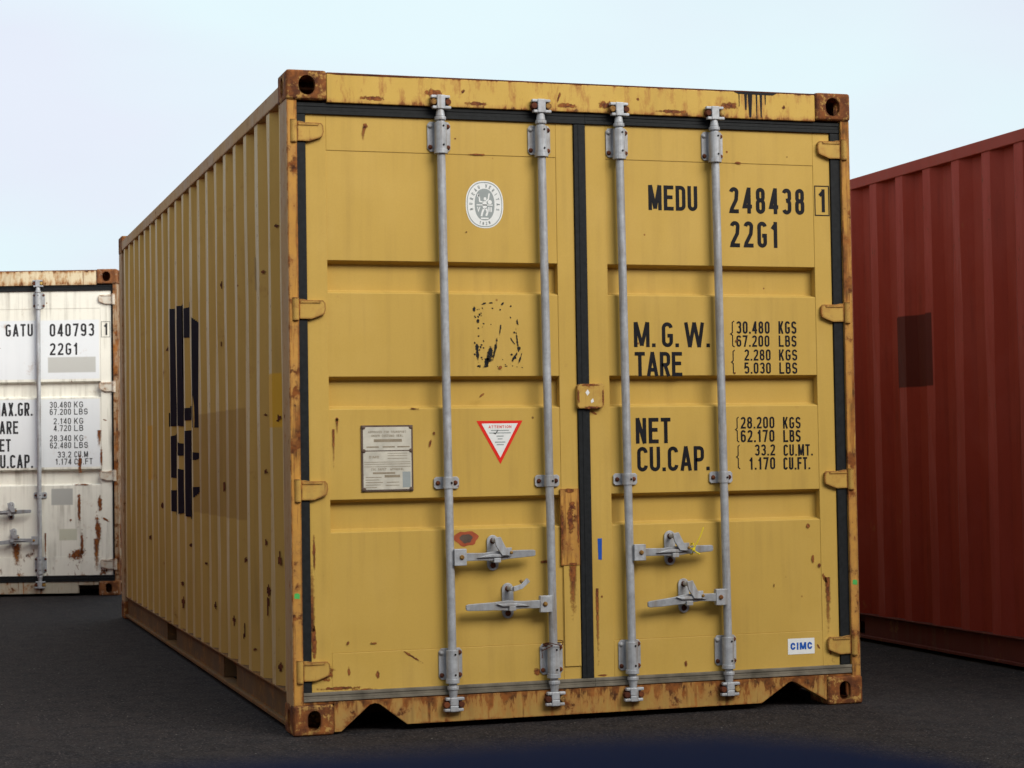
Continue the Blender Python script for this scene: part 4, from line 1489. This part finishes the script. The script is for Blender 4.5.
for sy in (-1.35, 1.38):
    for sx in (-1, 1):
        c = MB()
        c.tube((sx * .60, sy, .34), (sx * 1.0, sy, .34), .375, 'cartrim', 32)
        cut.append(mesh_of(c))
body_me = boolean(body_me, cut, 'car_body')
body_me.polygons.foreach_set('use_smooth', [True] * len(body_me.polygons))
body_me.set_sharp_from_angle(angle=R(30))
bo = bpy.data.objects.new('car_body', body_me)
COL.objects.link(bo)
bo.parent = car
# greenhouse
b = MB()
gl = [(-2.02, .93, .74, 0), (-1.72, 1.40, .60, 1), (.18, 1.46, .60, 1), (.86, .94, .76, 0)]
low = [(-2.02, .94, .76), (.92, .94, .78)]
A = [(-.78, -2.02, .93), (-.62, -1.62, 1.40), (-.62, .12, 1.44), (-.80, .90, .93)]
B = [(.78, -2.02, .93), (.62, -1.62, 1.40), (.62, .12, 1.44), (.80, .90, .93)]
b.faces(A + B, [(0, 1, 2, 3), (4, 7, 6, 5), (0, 4, 5, 1), (3, 2, 6, 7), (1, 5, 6, 2), (0, 3, 7, 4)], 'carglass')
b.build('window_glass', car)
b = MB()
b.prism([(-.60, 1.436), (-.66, 1.425), (-.60, 1.462), (-.30, 1.492), (.30, 1.492), (.60, 1.462), (.66, 1.425), (.60, 1.436)], 'y', -1.62, .12, 'carpaint')
for sx in (-1, 1):
    for (p, q) in (((sx * .80, .90, .93), (sx * .625, .10, 1.445)), ((sx * .785, -2.02, .93), (sx * .625, -1.62, 1.42)), ((sx * .80, -.42, .93), (sx * .63, -.42, 1.44)), ((sx * .625, -1.62, 1.43), (sx * .625, .12, 1.445))):
        b.tube(p, q, .030, 'carpaint', 10)
b.build('car_roof', car, bevel=.01)
for sy in (-1.35, 1.38):
    for sx in (-1, 1):
        b = MB()
        b.tube((sx * .66, sy, .34), (sx * .86, sy, .34), .33, 'tyre', 32)
        wh = b.build('wheel', car, bevel=.02)
        b = MB()
        b.tube((sx * .80, sy, .34), (sx * .866, sy, .34), .215, 'cartrim', 28)
        for k in range(5):
            a = R(72 * k + 18)
            c_, s_ = math.cos(a), math.sin(a)
            p = [(-.03, .02), (.03, .02), (.022, .20), (-.022, .20)]
            b.prism([(sy + u * c_ - w_ * s_, .34 + u * s_ + w_ * c_) for u, w_ in p], 'x', sx * .866, sx * .876, 'alloy')
        b.tube((sx * .867, sy, .34), (sx * .885, sy, .34), .045, 'alloy', 16)
        b.build('rim', wh, bevel=.003)
for sx in (-1, 1):
    b = MB()
    b.box(min(sx * .50, sx * .74), max(sx * .50, sx * .74), 2.10, 2.215, .66, .76, 'lamp')
    b.build('headlight', car, bevel=.02)
    b = MB()
    b.box(min(sx * .55, sx * .76), max(sx * .55, sx * .76), -2.215, -2.12, .68, .80, 'rearlamp')
    b.build('tail_light', car, bevel=.015)
    b = MB()
    b.box(min(sx * .86, sx * 1.02), max(sx * .86, sx * 1.02), .62, .70, .98, 1.09, 'carpaint')
    b.box(min(sx * .79, sx * .86), max(sx * .79, sx * .86), .64, .68, .955, 1.01, 'cartrim')
    b.build('wing_mirror', car, bevel=.02)
b = MB()
b.box(-.42, .42, 2.18, 2.262, .44, .62, 'cartrim')
b.build('grille', car, bevel=.015)
